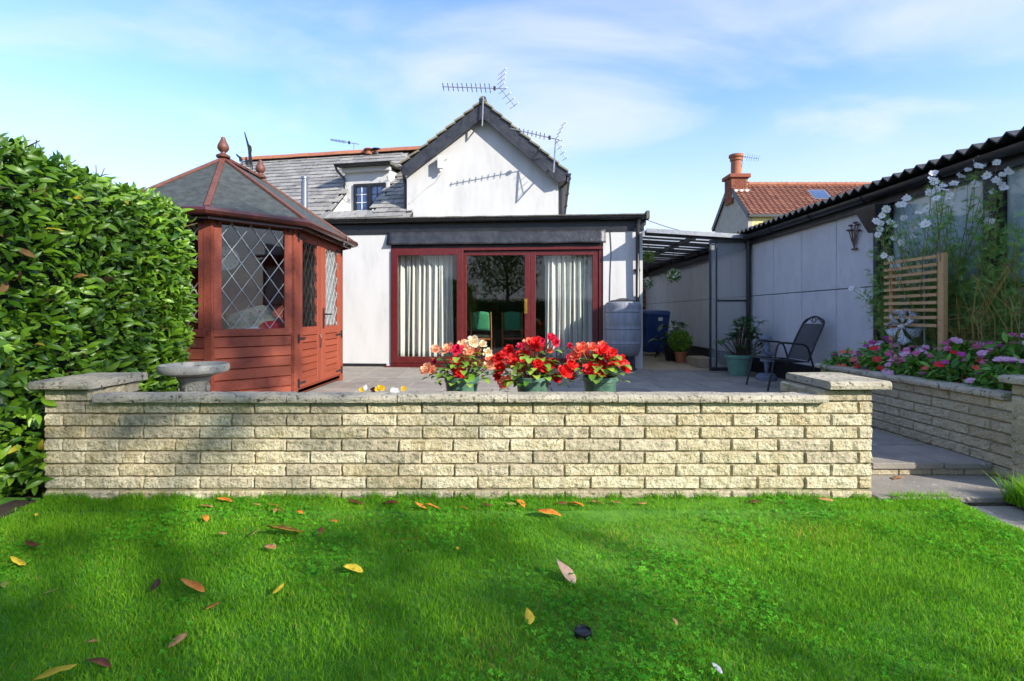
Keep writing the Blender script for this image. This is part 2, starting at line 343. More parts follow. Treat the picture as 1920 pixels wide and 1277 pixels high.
def cope_stone(parent, x0, x1, y0, y1, z0, z1, m=M_cope):
    mb = MB(); n = max(3, int((x1-x0)/.05)); r = random.random()*60
    prof = [(y0+.003, z0), (y0, z0+.006), (y0-.002, (z0+z1)/2), (y0+.004, z1-.006), (y0+.014, z1), (y1-.012, z1+.001), (y1, z1-.01), (y1, z0)]
    for i in range(n+1):
        x = x0+(x1-x0)*i/n
        for j, (y, z) in enumerate(prof):
            a = .005*noise.noise((x*24, j*3.1+r, z*9)) if 0 < j < 6 else 0
            mb.v.append((x, y+a, z+a*.5))
    k = len(prof)
    for i in range(n):
        for j in range(k): mb.f.append((i*k+j, i*k+(j+1) % k, (i+1)*k+(j+1) % k, (i+1)*k+j))
    mb.f += [tuple(range(k))[::-1], tuple(n*k+j for j in range(k))]
    return mb.build('coping_stone', m, parent)
WY = 2.89; XL, XR = -2.64, 2.035
def wx(px): return (px-960)/332.0
wall = empty('garden_wall', (0, WY, 0), 0, 'long low wall of split yellow stone with grey coping facing the lawn', 'wall')
MB().box(XL+.01, XR-.01, .006, .1, -.06, 8*CH-.002).build('mortar', M_mortar, wall)
for c in range(8):
    js = [wx(583+(0 if (7-c) % 2 == 0 else -46)+104.3*k)+jit(.006) for k in range(-6, 13)]
    z = c*CH-(.008 if c == 0 else 0)
    course(wall, 'x', z, XL, [wx(160) if c % 2 else wx(118)]+[j for j in js if wx(205) < j < wx(1440)]+([wx(1458), wx(1557)] if c % 2 == 0 else [wx(1508), wx(1608)]), XR, M_brick, lambda a, zz: ((a, 0), 0))
cx = [wx(p) for p in (183, 339, 543.6, 748, 952, 1156, 1360, 1546)]
for a, b in zip(cx[:-1], cx[1:]): cope_stone(wall, a+.003, b-.003, -.042, .095+jit(.004), .565+jit(.002), .606+jit(.003))
def pillar(x0, x1, depth, cx0, cx1, front=0):
    p = MB().box(x0+.012, x1-.012, .012, depth-.012, -.06, 9*CH-.002).build('pillar', M_mortar, wall)
    course(p, 'x', 8*CH, x0, [x0+.12, x0+.22] if x0 < 0 else [], x1, M_brick, lambda a, zz: ((a, 0), 0))
    for c in range(9):
        for side, xs, rz in ((0, x1, R(90)), (1, x0, R(-90))):      # side faces of the pillar
            a = .1; 
            if side == 1 and c < 7 and x0 > 0: pass
            while a < depth-.02:
                w = min([.30, .16][(c+int(a*10)) % 2], depth-a); w = max(w, .05)
                loc = (x1, a+.004, c*CH+JT/2) if side == 0 else (x0, a+w-.004, c*CH+JT/2)
                inst('brick', brick_mesh(round(w-.008, 2), CH-JT, .05, random.randrange(4), M_brick), p, loc, (0, 0, rz)); a += w
        inst('brick', brick_mesh(round(x1-x0-.01, 2), CH-JT, .05, c % 4, M_brick), p, (x1-.005, depth, c*CH+JT/2), (0, 0, R(180)))
    s = cope_stone(p, cx0, cx1, -.055, depth+.035, 9*CH+.004, 9*CH+.048); s.name = 'pillar_cap'
pillar(wx(1528), XR, .375, wx(1546), 2.105)
pillar(XL, wx(170), .375, wx(70), wx(181))
# raised bed on the right
BX = 3.06
bed = empty('raised_bed_wall', (BX, 3.0, 0), 0, 'raised flower bed wall of weathered grey-brown split stone', 'wall')
MB().box(.009, .1, -.12, 2.06, -.05, .528).build('mortar', M_mortar, bed)
MB().box(.3, .92, -.13, -.1, 0, .528).build('end_wall', M_brick2, bed, bevel=.004); MB().box(.1, .92, 1.96, 2.05, 0, .528).build('end_wall', M_brick2, bed, bevel=.004)
MB().box(.1, .9, -.1, 1.96, .0, .5).build('bed_soil', M_soil, bed)
for c in range(7):
    z = .528-(7-c)*CH
    js = [2.07-(.1 if c % 2 else .25)-.31*k+jit(.005) for k in range(8)]
    course(bed, 'y', z, -2.07, [-j for j in js], .145-.01, M_brick2, lambda a, zz: ((0, -a), R(-90)))
# end (far) coping plus pieces
cy = [2.11, 1.93, 1.42, .87, .3, .15]
for a, b in zip(cy[1:], cy[:-1]):
    s = cope_stone(bed, -b+.003, -a-.003, -.04, .115, .529, .570); s.rotation_euler = (0, 0, R(-90))
bp = MB().box(.012, .3, -.14, .13, -.05, 9*CH-.002).build('pillar', M_mortar, bed)
for c in range(9): 
    course(bp, 'y', c*CH, -.135, [0.0] if c % 2 else [], .15, M_brick2, lambda a, zz: ((-.002, -a), R(-90)))
    inst('brick', brick_mesh(.29, CH-JT, .05, c % 4, M_brick2), bp, (.005, -.15, c*CH+JT/2))
s = cope_stone(bp, -.17, .195, -.05, .34, 9*CH+.004, 9*CH+.048); s.rotation_euler = (0, 0, R(-90)); s.name = 'pillar_cap'
# ------------------------------------------------------------------ house (own frame: u to the right, v into depth)
HT = math.atan(.08); c_ = math.cos(HT); s_ = math.sin(HT); HO = Vector((-2.168, 9.25)); HC = HO.x*s_+HO.y*c_
def hl(px, py, v=0.0):
    p = (px-960)/F; Y = (HC+v)/(p*s_+c_); X = p*Y
    return Vector(((X-HO.x)*c_-(Y-HO.y)*s_, v, E-(py-HY)/F*Y))
def hu(px, v=0): return hl(px, 590, v).x
def hz_(py, px=900, v=0): return hl(px, py, v).z
house = empty('house', (HO.x, HO.y, 0), -HT, 'white rendered cottage with steep gable, slate roof and flat-roofed extension', 'house')
uL, uR = -5.2, hu(1205); dl, dr = hu(733), hu(1131); ztop = hz_(462, 735); zroof = hz_(428, 700)
sillz = PZ+.02
MB().box(uL, dl, 0, .25, 0, zroof).build('wall', M_wall, house)
MB().box(dr, uR, 0, .25, 0, zroof).build('wall', M_wall, house)
MB().box(dl, dr, .01, .25, ztop, zroof).build('wall', M_black, house)
MB().box(uR-.25, uR, .25, 5, 0, zroof).build('wall', M_wall, house)
MB().box(uL, hu(560), -.012, .0, PZ, PZ+.13).build('plinth', M_black, house); MB().box(hu(560)+.002, dl-.08, -.012, .0, PZ, PZ+.055).build('plinth', M_black, house)
# room behind the doors
room = MB(); room.box(dl-.8, dr+.4, .26, 5.0, .05, PZ+.01)
room.build('room_floor', M_carpet, house)
r2 = MB(); r2.box(dl-.85, dr+.4, 5.0, 5.1, .1, zroof); r2.box(dl-.9, dl-.8, .26, 5.0, .1, zroof); r2.box(dr+.25, dr+.35, .26, 5.0, .1, zroof)
r2.build('room_wall', M_inner, house)
MB().box(hu(938, 4.9), hu(1008, 4.9), 4.9, 4.99, 1.0, 1.9).build('picture_panel', M_dark, house)
zft = hz_(411, 700)
MB().box(uL, uR+.06, -.0, 5.2, zroof+.001, zft-.015).build('flat_roof', M_moss, house)
MB().box(uL, uR+.02, -.02, .0, hz_(437, 900), zft-.09).build('fascia', M_black, house)
mb = MB(); n = 70
for i in range(n+1):
    u = uL+(uR+.07-uL)*i/n; t = .006*noise.noise((u*4, 1, 2))
    mb.v += [(u, -.15+t, zft-.02), (u, -.155, zft-.005+t), (u, -.10, zft+.012+t), (u, .02, zft+.005), (u, .02, zft-.03)]
for i in range(n):
    for j in range(5): mb.f.append((i*5+j, i*5+(j+1) % 5, (i+1)*5+(j+1) % 5, (i+1)*5+j))
mb.f += [(4, 3, 2, 1, 0), tuple(n*5+j for j in range(5))]
mb.build('roof_edge', M_moss, house)
def gutter(parent, p, q, r=.055, out=(0, -1, 0), m=M_plas, name='gutter', br=.9):
    p = Vector(p); q = Vector(q); d = (q-p).normalized(); o = Vector(out); up = Vector((0, 0, 1)); mb = MB(); k = 9
    for e in (p, q):
        for i in range(k):
            a = math.pi*i/(k-1); mb.v.append(e+o*(-r*math.cos(a))-up*r*math.sin(a))
        for i in range(k):
            a = math.pi*(k-1-i)/(k-1); mb.v.append(e+o*(-(r-.006)*math.cos(a))-up*((r-.006)*math.sin(a)))
    m2 = 2*k
    for i in range(m2): mb.f.append((i, (i+1) % m2, (i+1) % m2+m2, i+m2))
    mb.f += [tuple(range(k))[::-1], tuple(m2+i for i in range(k))]
    g = mb.build(name, m, parent, smooth=True)
    L = (q-p).length; t = .3
    while t < L:
        b = MB(); e = p+d*t; ring = [e+o*(-(r+.004)*math.cos(math.pi*i/8))-up*(r+.004)*math.sin(math.pi*i/8) for i in range(9)]
        for a_, b_ in zip(ring[:-1], ring[1:]): b.bar(a_, b_, .008, .035, d) if False else b.tube([a_, b_], .008, 5)
        b.build('gutter_bracket', m, g); t += br
    return g
gutter(house, (uL, -.105, zft-.035), (uR+.06, -.105, zft-.035), .058)
MB().box(uR+.03, uR+.09, -.18, -.02, zft-.1, zft+.045).build('roof_end_cap', M_moss, house, bevel=.01)
# black flashing above the doors: slightly bulged sheet
mb = MB(); fl, fr_ = hu(728), hu(1135); za, zb = hz_(436, 730), hz_(460, 730); n = 40
for i in range(n+1):
    u = fl+(fr_-fl)*i/n
    for j in range(6):
        t = j/5; mb.v.append((u+(-.02*t if i == 0 else 0), -.03-.045*t**1.6+.012*noise.noise((u*3, t*2, 5)), za+(zb-za)*t-.008*noise.noise((u*2, 0, 1))*t))
for i in range(n):
    for j in range(5): k = i*6+j; mb.f.append((k, k+1, k+7, k+6))
o = mb.build('door_canopy', M_flash, house, smooth=True); sm = o.modifiers.new('t', 'SOLIDIFY'); sm.thickness = .012
# ---- sliding patio door: fixed left panel proud, two sliding leaves behind
zB, zT = sillz, hz_(466, 735)
MB().box(dl, dr, .02, .14, zT-.0, ztop).build('door_head_gap', M_black, house)
fr = MB(); fr.box(dl+.002, dr, -.02, .12, zB, zB+.05); fr.box(dl+.002, dr-.002, -.01, .12, zT-.05, zT); fr.box(dl+.002, dl+.05, -.0, .12, zB+.05, zT-.05); fr.box(dr-.075, dr-.004, .02, .12, zB+.05, zT-.05)
pd = fr.build('patio_door', M_red, house, bevel=.005)
MB().box(dl-.11, dr+.02, -.09, .0, zB-.02, zB-.001).build('door_sill', M_red, pd, bevel=.004)
def leaf_door(u0, u1, y0, z0, z1, w=.105, name='door_leaf', hand=None):
    b = MB(); b.box(u0, u0+w, y0, y0+.05, z0, z1); b.box(u1-w, u1, y0, y0+.05, z0, z1); b.box(u0+w, u1-w, y0+.001, y0+.049, z0, z0+w); b.box(u0+w, u1-w, y0+.001, y0+.049, z1-w*.85, z1)
    l = b.build(name, M_red, pd, bevel=.006)
    MB().box(u0+w-.01, u1-w+.01, y0+.02, y0+.032, z0+w-.01, z1-w*.85+.01).build('pane', M_glassd, l)
    return l
leaf_door(dl+.015, hu(869), -.035, zB+.05, zT-.03, .118)
l2 = leaf_door(hu(868)-.03, hu(993), .035, zB+.05, zT-.06, .09)
leaf_door(hu(993)+.005, hu(1122), .035, zB+.05, zT-.06, .10)
h = MB(); hx = hu(986); zc_ = hz_(573, 986); h.box(hx-.03, hx+.025, .02, .034, zc_-.14, zc_+.12); h.tube([(hx, .03, zc_+.08), (hx-.01, -.02, zc_+.07), (hx-.01, -.02, zc_-.06), (hx, .03, zc_-.07)], .012, 6)
h.build('door_handle', M_brass, l2, smooth=True)
# ---- curtains
def curtain(name, u0, u1, z0, z1, v, label):
    mb = MB(); n = 130; rows = 14; r = random.Random(u0)
    ph = [r.uniform(0, 6) for _ in range(4)]
    for j in range(rows+1):
        t = j/rows
        for i in range(n+1):
            s = i/n; a = .035+.025*t
            w = a*math.sin(s*2*math.pi*10.5+ph[0]+.5*math.sin(s*9+ph[1]))+.018*math.sin(s*2*math.pi*23+ph[2]+t*1.3)+.02*t*math.sin(s*17+ph[3])
            mb.v.append((u0+(u1-u0)*(s+.012*math.sin(s*30+t*2)), v+w, z1+(z0-z1)*t))
    for j in range(rows):
        for i in range(n): k = j*(n+1)+i; mb.f.append((k, k+1, k+n+2, k+n+1))
    o = mb.build(name, M_curt, None, smooth=True); o.matrix_world = house.matrix_world if False else Matrix.Translation((HO.x, HO.y, 0)) @ Matrix.Rotation(-HT, 4, 'Z')
    sm = o.modifiers.new('t', 'SOLIDIFY'); sm.thickness = .004
    return tag(o, label, 'curtain', 'curtains behind the patio doors')
curtain('curtain', hu(744, .3), hu(853, .3), zB+.12, zT-.02, .19, 'white pleated curtain behind the left fixed pane of the patio door')
curtain('curtain', hu(1021, .3), hu(1124, .3), zB+.06, zT-.02, .21, 'white pleated curtain behind the right leaf of the patio door')
# ---- dining chairs inside
def H2W(u, v, z): return Vector((HO.x+u*c_+v*s_, HO.y-u*s_+v*c_, z))
def dining(px, label, v=1.1):
    w = H2W(hu(px, v), v, PZ+.012); t = empty('dining_chair', w, -HT+jit(.06), label, 'chair', 'dining chairs inside the room')
    for sx in (-.2, .2):
        MB().tube([(sx, -.22, 0), (sx, -.2, .45), (sx*.98, -.27, .98)], .017, 6).build('leg', M_oak, t, smooth=True); MB().tube([(sx, .2, 0), (sx, .2, .44)], .017, 6).build('leg', M_oak, t, smooth=True)
    s = MB(); s.box(-.21, .21, -.21, .22, .43, .47); s.build('seat_rail', M_oak, t, bevel=.005)
    MB().box(-.2, .2, -.2, .22, .471, .53).build('seat', mat('dark_seat', '#2c2f2a', '#3a3d36', .9, 20), t, bevel=.02)
    mb = MB(); 
    for j in range(7):
        for i in range(9):
            x = -.17+.34*i/8; z = .62+.34*j/6+(.03*(1-(x/.17)**2) if j == 6 else 0); mb.v.append((x, -.235-.03*(j/6)-.02*(1-(x/.17)**2), z))
    for j in range(6):
        for i in range(8): k = j*9+i; mb.f.append((k, k+1, k+10, k+9))
    o = mb.build('backrest', M_green, t, smooth=True); o.modifiers.new('t', 'SOLIDIFY').thickness = .035
dining(906, 'oak dining chair with bright green back, nearer the left curtain'); dining(963, 'oak dining chair with dark green back, nearer the door handle', 1.35)
# ---- gable
vg = .5
def gp(px, py, v=vg): return hl(px, py, v)
MB().prism([gp(763, 416), gp(763, 326), gp(905, 205), gp(1047, 338), gp(1047, 416)][::-1], (0, .12, 0)).build('gable_wall', M_wall, house)
for px in (763, 1047):
    u = gp(px, 400).x; MB().box(u-(.0 if px == 763 else .12), u+(.12 if px == 763 else 0), vg+.12, 5, zft-.1, gp(px, 328).z).build('gable_side_wall', M_wall, house)
vb = vg-.16
def bp_(px, py): return hl(px, py, vb)
MB().prism([bp_(905, 192), bp_(905, 221), bp_(765, 328), bp_(754, 328), bp_(754, 311)], (0, .035, 0)).build('barge_board', M_flash, house)
MB().prism([bp_(905.3, 192), bp_(1061, 322), bp_(1061, 339), bp_(1045, 342), bp_(905.3, 221)], (0, .035, 0)).build('barge_board', M_flash, house)
for pts in (((905, 196), (753, 314), (753, 320), (905, 204)), ((905, 196), (905, 204), (1063, 332), (1063, 325))):
    MB().prism([hl(a, b, vb+.04) for a, b in pts], (0, 4.6, 0)).build('gable_roof', M_slate, house)
for (x0, y0), (x1, y1) in (((905, 190), (751, 309)), ((905, 190), (1064, 323))):
    n = 9
    for i in range(n):
        a = bp_(x0+(x1-x0)*i/n, y0+(y1-y0)*i/n); b = bp_(x0+(x1-x0)*(i+1.08)/n, y0+(y1-y0)*(i+1.08)/n-1.2)
        o = MB().bar(a+Vector((0, .09, 0)), b+Vector((0, .09, .022)), .24, .035, (0, 0, 1)).build('verge_tile', M_verge, house, bevel=.006)
a = hl(905, 187, vb-.03); MB().tube([a, a+Vector((0, 4.6, 0))], .075, 8).build('gable_ridge', M_verge, house, smooth=True)
# gutters at the gable eaves and the right-hand downpipe
for px, py in ((752, 312), (1066, 325)):
    a = hl(px, py, vb-.01); gutter(house, a, a+Vector((0, 4.5, 0)), .05, (1 if px > 900 else -1, 0, 0), br=1.2)
a = hl(1064, 332, vb+.05); b = hl(1052, 352, vg+.05)
MB().tube([a, a-Vector((0, 0, .08)), b, hl(1052, 415, vg+.05)], .032, 8).build('downpipe', M_plas, house, smooth=True)
a = hl(757, 326, vb+.05); MB().tube([hl(754, 318, vb+.04), a, hl(758, 336, vg+.02), hl(760, 344, vg+.1), hl(760, 412, vg+.1)], .032, 8).build('downpipe', M_plas, house, smooth=True)
# downpipe of the extension, cable, plinth strip
pu = hu(1194); MB().tube([(pu+.02, -.105, zft-.09), (pu, -.09, zft-.2), (pu, -.075, 1.12), (pu-.05, -.15, 1.06)], .034, 10).build('downpipe', M_plas, house, smooth=True)
MB().box(pu-.05, pu+.05, -.06, 0, hz_(507, 1190)-.02, hz_(507, 1190)+.02).build('pipe_clip', M_plas, house)
MB().tube([(hu(1143), -.008, zft-.12), (hu(1146), -.008, 2.2), (hu(1144), -.008, 1.7), (hu(1143), -.008, 1.2)], .006, 5).build('cable', M_dark, house)
# ---- slate roof of the main range, turned a little more
T2 = math.atan(.19); u2 = Vector((math.cos(T2), -math.sin(T2), 0)); n2 = Vector((math.sin(T2), math.cos(T2), 0)); Q = P(700, 414, 9.62)
PIT = R(41); up2 = n2*math.cos(PIT)+Vector((0, 0, math.sin(PIT))); nr = up2.cross(u2)*-1
if nr.z < 0: nr = -nr
HM = Matrix.Translation((HO.x, HO.y, 0)) @ Matrix.Rotation(-HT, 4, 'Z'); HMi = HM.inverted()
def onroof(px, py):
    d = Vector(((px-960)/F, 1, -(py-HY)/F)); o = Vector((0, 0, E)); t = (Q-o).dot(nr)/d.dot(nr); p = o+d*t-Q; return p.dot(u2), p.dot(up2)
wr = onroof(770, 284)[1]; wl_ = onroof(480, 300)[1]; WR = (wr+wl_)/2
uA = onroof(478, 300)[0]-.3; uB = onroof(763, 283)[0]; uB0 = onroof(763, 416)[0]
da0, dw0 = onroof(612, 402); da1, dw1 = onroof(652, 352); db0 = onroof(689, 402)[0]
DU0, DU1, DW0, DW1 = da0-.0, db0+.02, dw0, onroof(690, 329)[1]
def RW(u, w, h=0): return HMi @ (Q+u2*u+up2*w+nr*h)
deck = MB()
for (a, b, c, d) in ((uA, DU0, -.1, WR), (DU1, uB0, -.1, DW0), (DU1, uB0, DW0, WR), (DU0, DU1, -.1, DW0), (DU0, DU1, DW1, WR)):
    deck.prism([RW(a, c, -.02), RW(b, c, -.02), RW(b, d, -.02), RW(a, d, -.02)], HMi.to_3x3() @ (nr*-.06))
roof = deck.build('slate_roof', mat('roof_deck', '#2b2b2b', '#333333', .9), house)
sl_ = MB(); sw, sh = .262, .30
sl_.v = [(0, 0, .007), (sw, 0, .007), (sw, sh, .0), (0, sh, 0), (0, 0, -.006), (sw, 0, -.006), (sw, sh, -.004), (0, sh, -.004)]
sl_.f = [(0, 1, 2, 3), (4, 5, 1, 0), (5, 6, 2, 1), (7, 4, 0, 3)]
slm = sl_.mesh('slate', M_slate)
RM = HMi @ Matrix.Translation(Q) @ Matrix(((u2.x, up2.x, nr.x), (u2.y, up2.y, nr.y), (u2.z, up2.z, nr.z))).to_4x4()
expo = .168; nrow = int(WR/expo); spots = []
for j in range(nrow+1):
    w = -.05+j*expo; u = uA+(sw/2 if j % 2 else 0)
    uBr = uB0+(uB-uB0)*max(0, w)/WR
    while u < uBr-sw*.55:
        if not (u+sw*.6 > DU0 and u+sw*.4 < DU1 and w+.1 > DW0 and w < DW1-.05) and w+sh < WR+.16: spots.append((u, w))
        u += sw+.006
slm2 = None
for i, (u, w) in enumerate(spots):
    inst('slate', slm, roof).matrix_local = RM @ Matrix.Translation((u+jit(.004), w+jit(.006), (.020+jit(.003)))) @ Matrix.Rotation(-R(4.2)+jit(.012), 4, 'X') @ Matrix.Rotation(jit(.012), 4, 'Z') @ Matrix.Diagonal((1, min(1, (WR-w+.02)/sh), 1, 1))
u = uA; k = 0
while u < uB+.1:
    o = MB(); prof = [(-.13, -.075), (-.1, -.02), (-.05, .025), (0, .04), (.05, .025), (.1, -.02), (.13, -.075)]
    for e in (0, .36):
        o.v += [(e, a, b) for a, b in prof]
    for j in range(6): o.f.append((j, j+1, j+8, j+7))
    ob = o.build('ridge_tile', M_ridge, roof); ob.modifiers.new('t', 'SOLIDIFY').thickness = .015
    ob.matrix_local = HMi @ Matrix.Translation(Q+u2*u+up2*WR+Vector((0, 0, .05+jit(.006)))) @ Matrix.Rotation(-T2+jit(.01), 4, 'Z'); u += .365
# dormer window set back into the slope
dorm = MB(); zt_ = (Q+up2*DW1).z; base = Q+up2*DW0; top = Q+up2*DW1
dv_ = (top-base).dot(n2)*.62                         # how far the window plane sits behind the lower edge
def DP(u, back, z): return HMi @ (Vector((Q.x, Q.y, 0))+u2*u+n2*((base-Q).dot(n2)+back)+Vector((0, 0, z)))
zb0 = base.z; zfl = zt_+.02
dm = MB().prism([DP(DU0, dv_, zb0-.03), DP(DU1, dv_, zb0-.03), DP(DU1, dv_, zfl), DP(DU0, dv_, zfl)], HMi.to_3x3() @ (n2*.06)).build('dormer', M_wall, house)
rz_ = lambda b: zb0+b*math.tan(PIT)
for uu in (DU0, DU1+.001):
    ex = HMi.to_3x3() @ (u2*(-.03 if uu == DU0 else .03))
    MB().prism([DP(uu, .0, zb0-.03), DP(uu, dv_, zb0-.03), DP(uu, dv_, rz_(dv_)-.012), DP(uu, .0, zb0-.012)], ex).build('dormer_cheek', M_wall, dm)
    MB().prism([DP(uu, dv_+.002, rz_(dv_)-.1), DP(uu, dv_+1.0, zfl-.05), DP(uu, dv_+1.0, zfl), DP(uu, dv_+.002, zfl)], ex).build('dormer_cheek', M_wall, dm)
MB().prism([DP(DU0, -.03, zb0-.06), DP(DU1, -.03, zb0-.06), DP(DU1, dv_, zb0-.0), DP(DU0, dv_, zb0-.0)], (0, 0, .03)).build('dormer_sill', M_white, dm)
MB().prism([DP(DU0-.12, dv_-.18, zfl), DP(DU1+.16, dv_-.18, zfl), DP(DU1+.16, dv_+1.2, zfl+.14), DP(DU0-.12, dv_+1.2, zfl+.14)], (0, 0, .06)).build('dormer_roof', M_moss, dm)
MB().prism([DP(DU0-.04, dv_-.1, zfl-.09), DP(DU1+.1, dv_-.1, zfl-.09), DP(DU1+.1, dv_-.1, zfl-.002), DP(DU0-.04, dv_-.1, zfl-.002)], HMi.to_3x3() @ (n2*.1)).build('dormer_fascia', M_wall, dm)
gutter(dm, DP(DU0-.14, dv_-.22, zfl+.04), DP(DU1+.17, dv_-.22, zfl+.04), .045, HMi.to_3x3() @ (-n2))
MB().tube([DP(DU0-.12, dv_-.22, zfl), DP(DU0-.1, dv_-.2, zfl-.08), DP(DU0-.02, dv_-.04, zfl-.22), DP(DU0-.02, dv_-.04, zfl-.36)], .025, 7).build('downpipe', M_plas, dm, smooth=True)
wu0 = onroof(664, 370)[0]; 
# window frame fitted between px 664 and 724 on the dormer plane
def dplane(px, py):
    d = Vector(((px-960)/F, 1, -(py-HY)/F)); o = Vector((0, 0, E)); pp = Q+n2*((base-Q).dot(n2)+dv_); t = (pp-o).dot(n2)/d.dot(n2); p = o+d*t; return (p-Q).dot(u2), p.z
ua, zA = dplane(664, 346); ub, _ = dplane(724, 346); zbm = zb0+.0
def dbox(mb, a, b, z0, z1, f, d):
    mb.prism([DP(a, dv_-f, z0), DP(b, dv_-f, z0), DP(b, dv_-f, z1), DP(a, dv_-f, z1)], HMi.to_3x3() @ (n2*d))
wf = MB(); mid = (ua+ub)/2
for a, b in ((ua, ua+.06), (mid-.05, mid+.05), (ub-.06, ub)): dbox(wf, a, b, zbm, zA, .035, .05)
dbox(wf, ua+.06, ub-.06, zA-.06, zA, .034, .05); dbox(wf, ua+.06, ub-.06, zbm, zbm+.05, .034, .05)
win = wf.build('window', M_black, dm)
for a, b in ((ua+.06, mid-.05), (mid+.05, ub-.06)):
    for i in range(2):
        for j in range(4):
            w = (b-a)/2; hh = (zA-.06-zbm-.05)/4; mb = MB(); dbox(mb, a+i*w+.006, a+(i+1)*w-.006, zbm+.05+j*hh+.006, zbm+.05+(j+1)*hh-.006, .012, .006); mb.build('pane', mat('dormer_pane', '#31486e', '#40577c', .05, 3, spec=.8), win)
    mb = MB(); w = (a+b)/2; dbox(mb, w-.007, w+.007, zbm+.05, zA-.06, .022, .016)
    for j in range(1, 4): zz = zbm+.05+(zA-.06-zbm-.05)*j/4; dbox(mb, a, b, zz-.006, zz+.006, .02, .014)
    mb.build('glazing_bar', M_white if a < mid-.2 else M_black, win)
# flues
def flue(px, py, Y, r, h, m, name, parent=house):
    p = P(px, py, Y); mb = MB(); mb.lathe([(r, 0), (r, h*.8), (r*1.05, h*.8), (r*1.05, h*.86), (r*.8, h*.88), (r*.8, h*.93), (r*1.05, h*.94), (r, h)], 14); o = mb.build(name, m, parent, smooth=True); o.matrix_local = HMi @ Matrix.Translation(p)
flue(571, 392, 9.9, .062, .62, mat('grey_flue', '#6a7078', '#7d838b', .4, 6, metal=.5), 'flue_pipe')
for px in (692, 706):
    p = P(px, 290, 12.1); mb = MB(); mb.lathe([(.09, 0), (.09, .05), (.06, .07), (.06, .1), (.13, .115), (.1, .14), (.02, .15)], 12); o = mb.build('ridge_vent', M_dark if px > 700 else M_ridge, house, smooth=True); o.matrix_local = HMi @ Matrix.Translation(p)
# ------------------------------------------------------------------ aerials
def yagi(name, mast, head, dirv, L, n, el, label, m=M_metal, refl=.3, grp=None, up=(0, 0, 1), hook=None):
    t = empty(name, mast[0], 0, label, 'aerial', grp); o = Vector(mast[0]); loc = lambda p: Vector(p)-o
    MB().tube([loc(p) for p in mast], .014, 7).build('mast', m, t, smooth=True)
    d = Vector(dirv).normalized(); h = loc(head); up = Vector(up).normalized(); e = d.cross(up).normalized(); up = e.cross(d)
    MB().tube([h-d*.12, h+d*L], .009, 6).build('boom', m, t)
    for i in range(n):
        p = h+d*(.22+(L-.24)*i/(n-1)); k = el*(1-.25*i/(n-1)); MB().tube([p-up*k, p+up*k], .0075, 5).build('element', M_dark, t)
    if refl:
        for s in (-1, 1):
            b = MB()
            for j in range(4): q = h-d*.03-d*.045*j+e*s*(.05+.075*j)*.4+up*s*(.05+.1*j)*1.0; b.tube([q-e*refl*.5, q+e*refl*.5], .006, 4)
            b.tube([h, h-d*.18+e*s*.12+up*s*.36], .007, 5)
            b.build('reflector', m, t)
    b = MB(); b.box(-.02, .02, -.025, .025, -.03, .03); b.build('junction_box', M_dark, t).location = h+d*.12
    return t
vv = vb-.06
a = hl(904, 236, vv); w1 = HM @ a; w2 = HM @ hl(906, 182, vv); w3 = HM @ hl(907, 179, vv)
yagi('television_aerial', [HM @ hl(902, 230, vg-.02), w1, w2], HM @ hl(938, 166, vv), (Vector(HM @ hl(843, 163, vv-.55))-Vector(HM @ hl(938, 166, vv))), 1.15, 11, .085, 'long television aerial on a mast at the gable peak', refl=.32)
b0 = HM @ hl(1030, 322, vb-.03)
yagi('television_aerial', [HM @ hl(1030, 318, vb), HM @ hl(1038, 323, vb-.3), HM @ hl(1042, 262, vb-.3)], HM @ hl(1042, 261, vb-.3), (Vector(HM @ hl(962, 242, vb-.62))-Vector(HM @ hl(1042, 261, vb-.3))), .86, 9, .055, 'smaller television aerial bracketed to the right slope of the gable', refl=.22)
p0 = P(664, 286, 12.3); yagi('television_aerial', [p0, P(664, 268, 12.3)], P(664, 269, 12.3), Vector((-.62, 0, .10)), .58, 11, .035, 'thin television aerial on the slate roof ridge', refl=0)
# floodlight on the gable
fl_ = empty('security_light', HM @ hl(828, 306, vg-.01), -HT, 'white security light and cable box fixed high on the gable', 'light')
MB().box(-.055, .055, -.13, -.03, -.13, .1).build('housing', M_white, fl_, bevel=.012); MB().box(-.03, .03, -.03, .0, -.05, .05).build('bracket', M_white, fl_)
MB().lathe([(.02, -.19), (.035, -.17), (.035, -.14), (.02, -.135)], 10, (.0, -.08, 0)).build('sensor', M_white, fl_, smooth=True)
MB().tube([(.05, -.1, .04), (.12, -.1, .08), (.2, -.06, .14)], .008, 5).build('arm', M_white, fl_); MB().tube([(-.05, -.07, .06), (-.12, -.05, .03), (-.14, -.03, -.05), (-.11, -.01, -.08)], .006, 5).build('cable', M_white, fl_)
MB().tube([(.0, -.01, -.2), (-.1, -.006, -.34), (-.27, -.006, -.45), (-.62, -.006, -.75)], .006, 5).build('cable', M_wall, fl_)
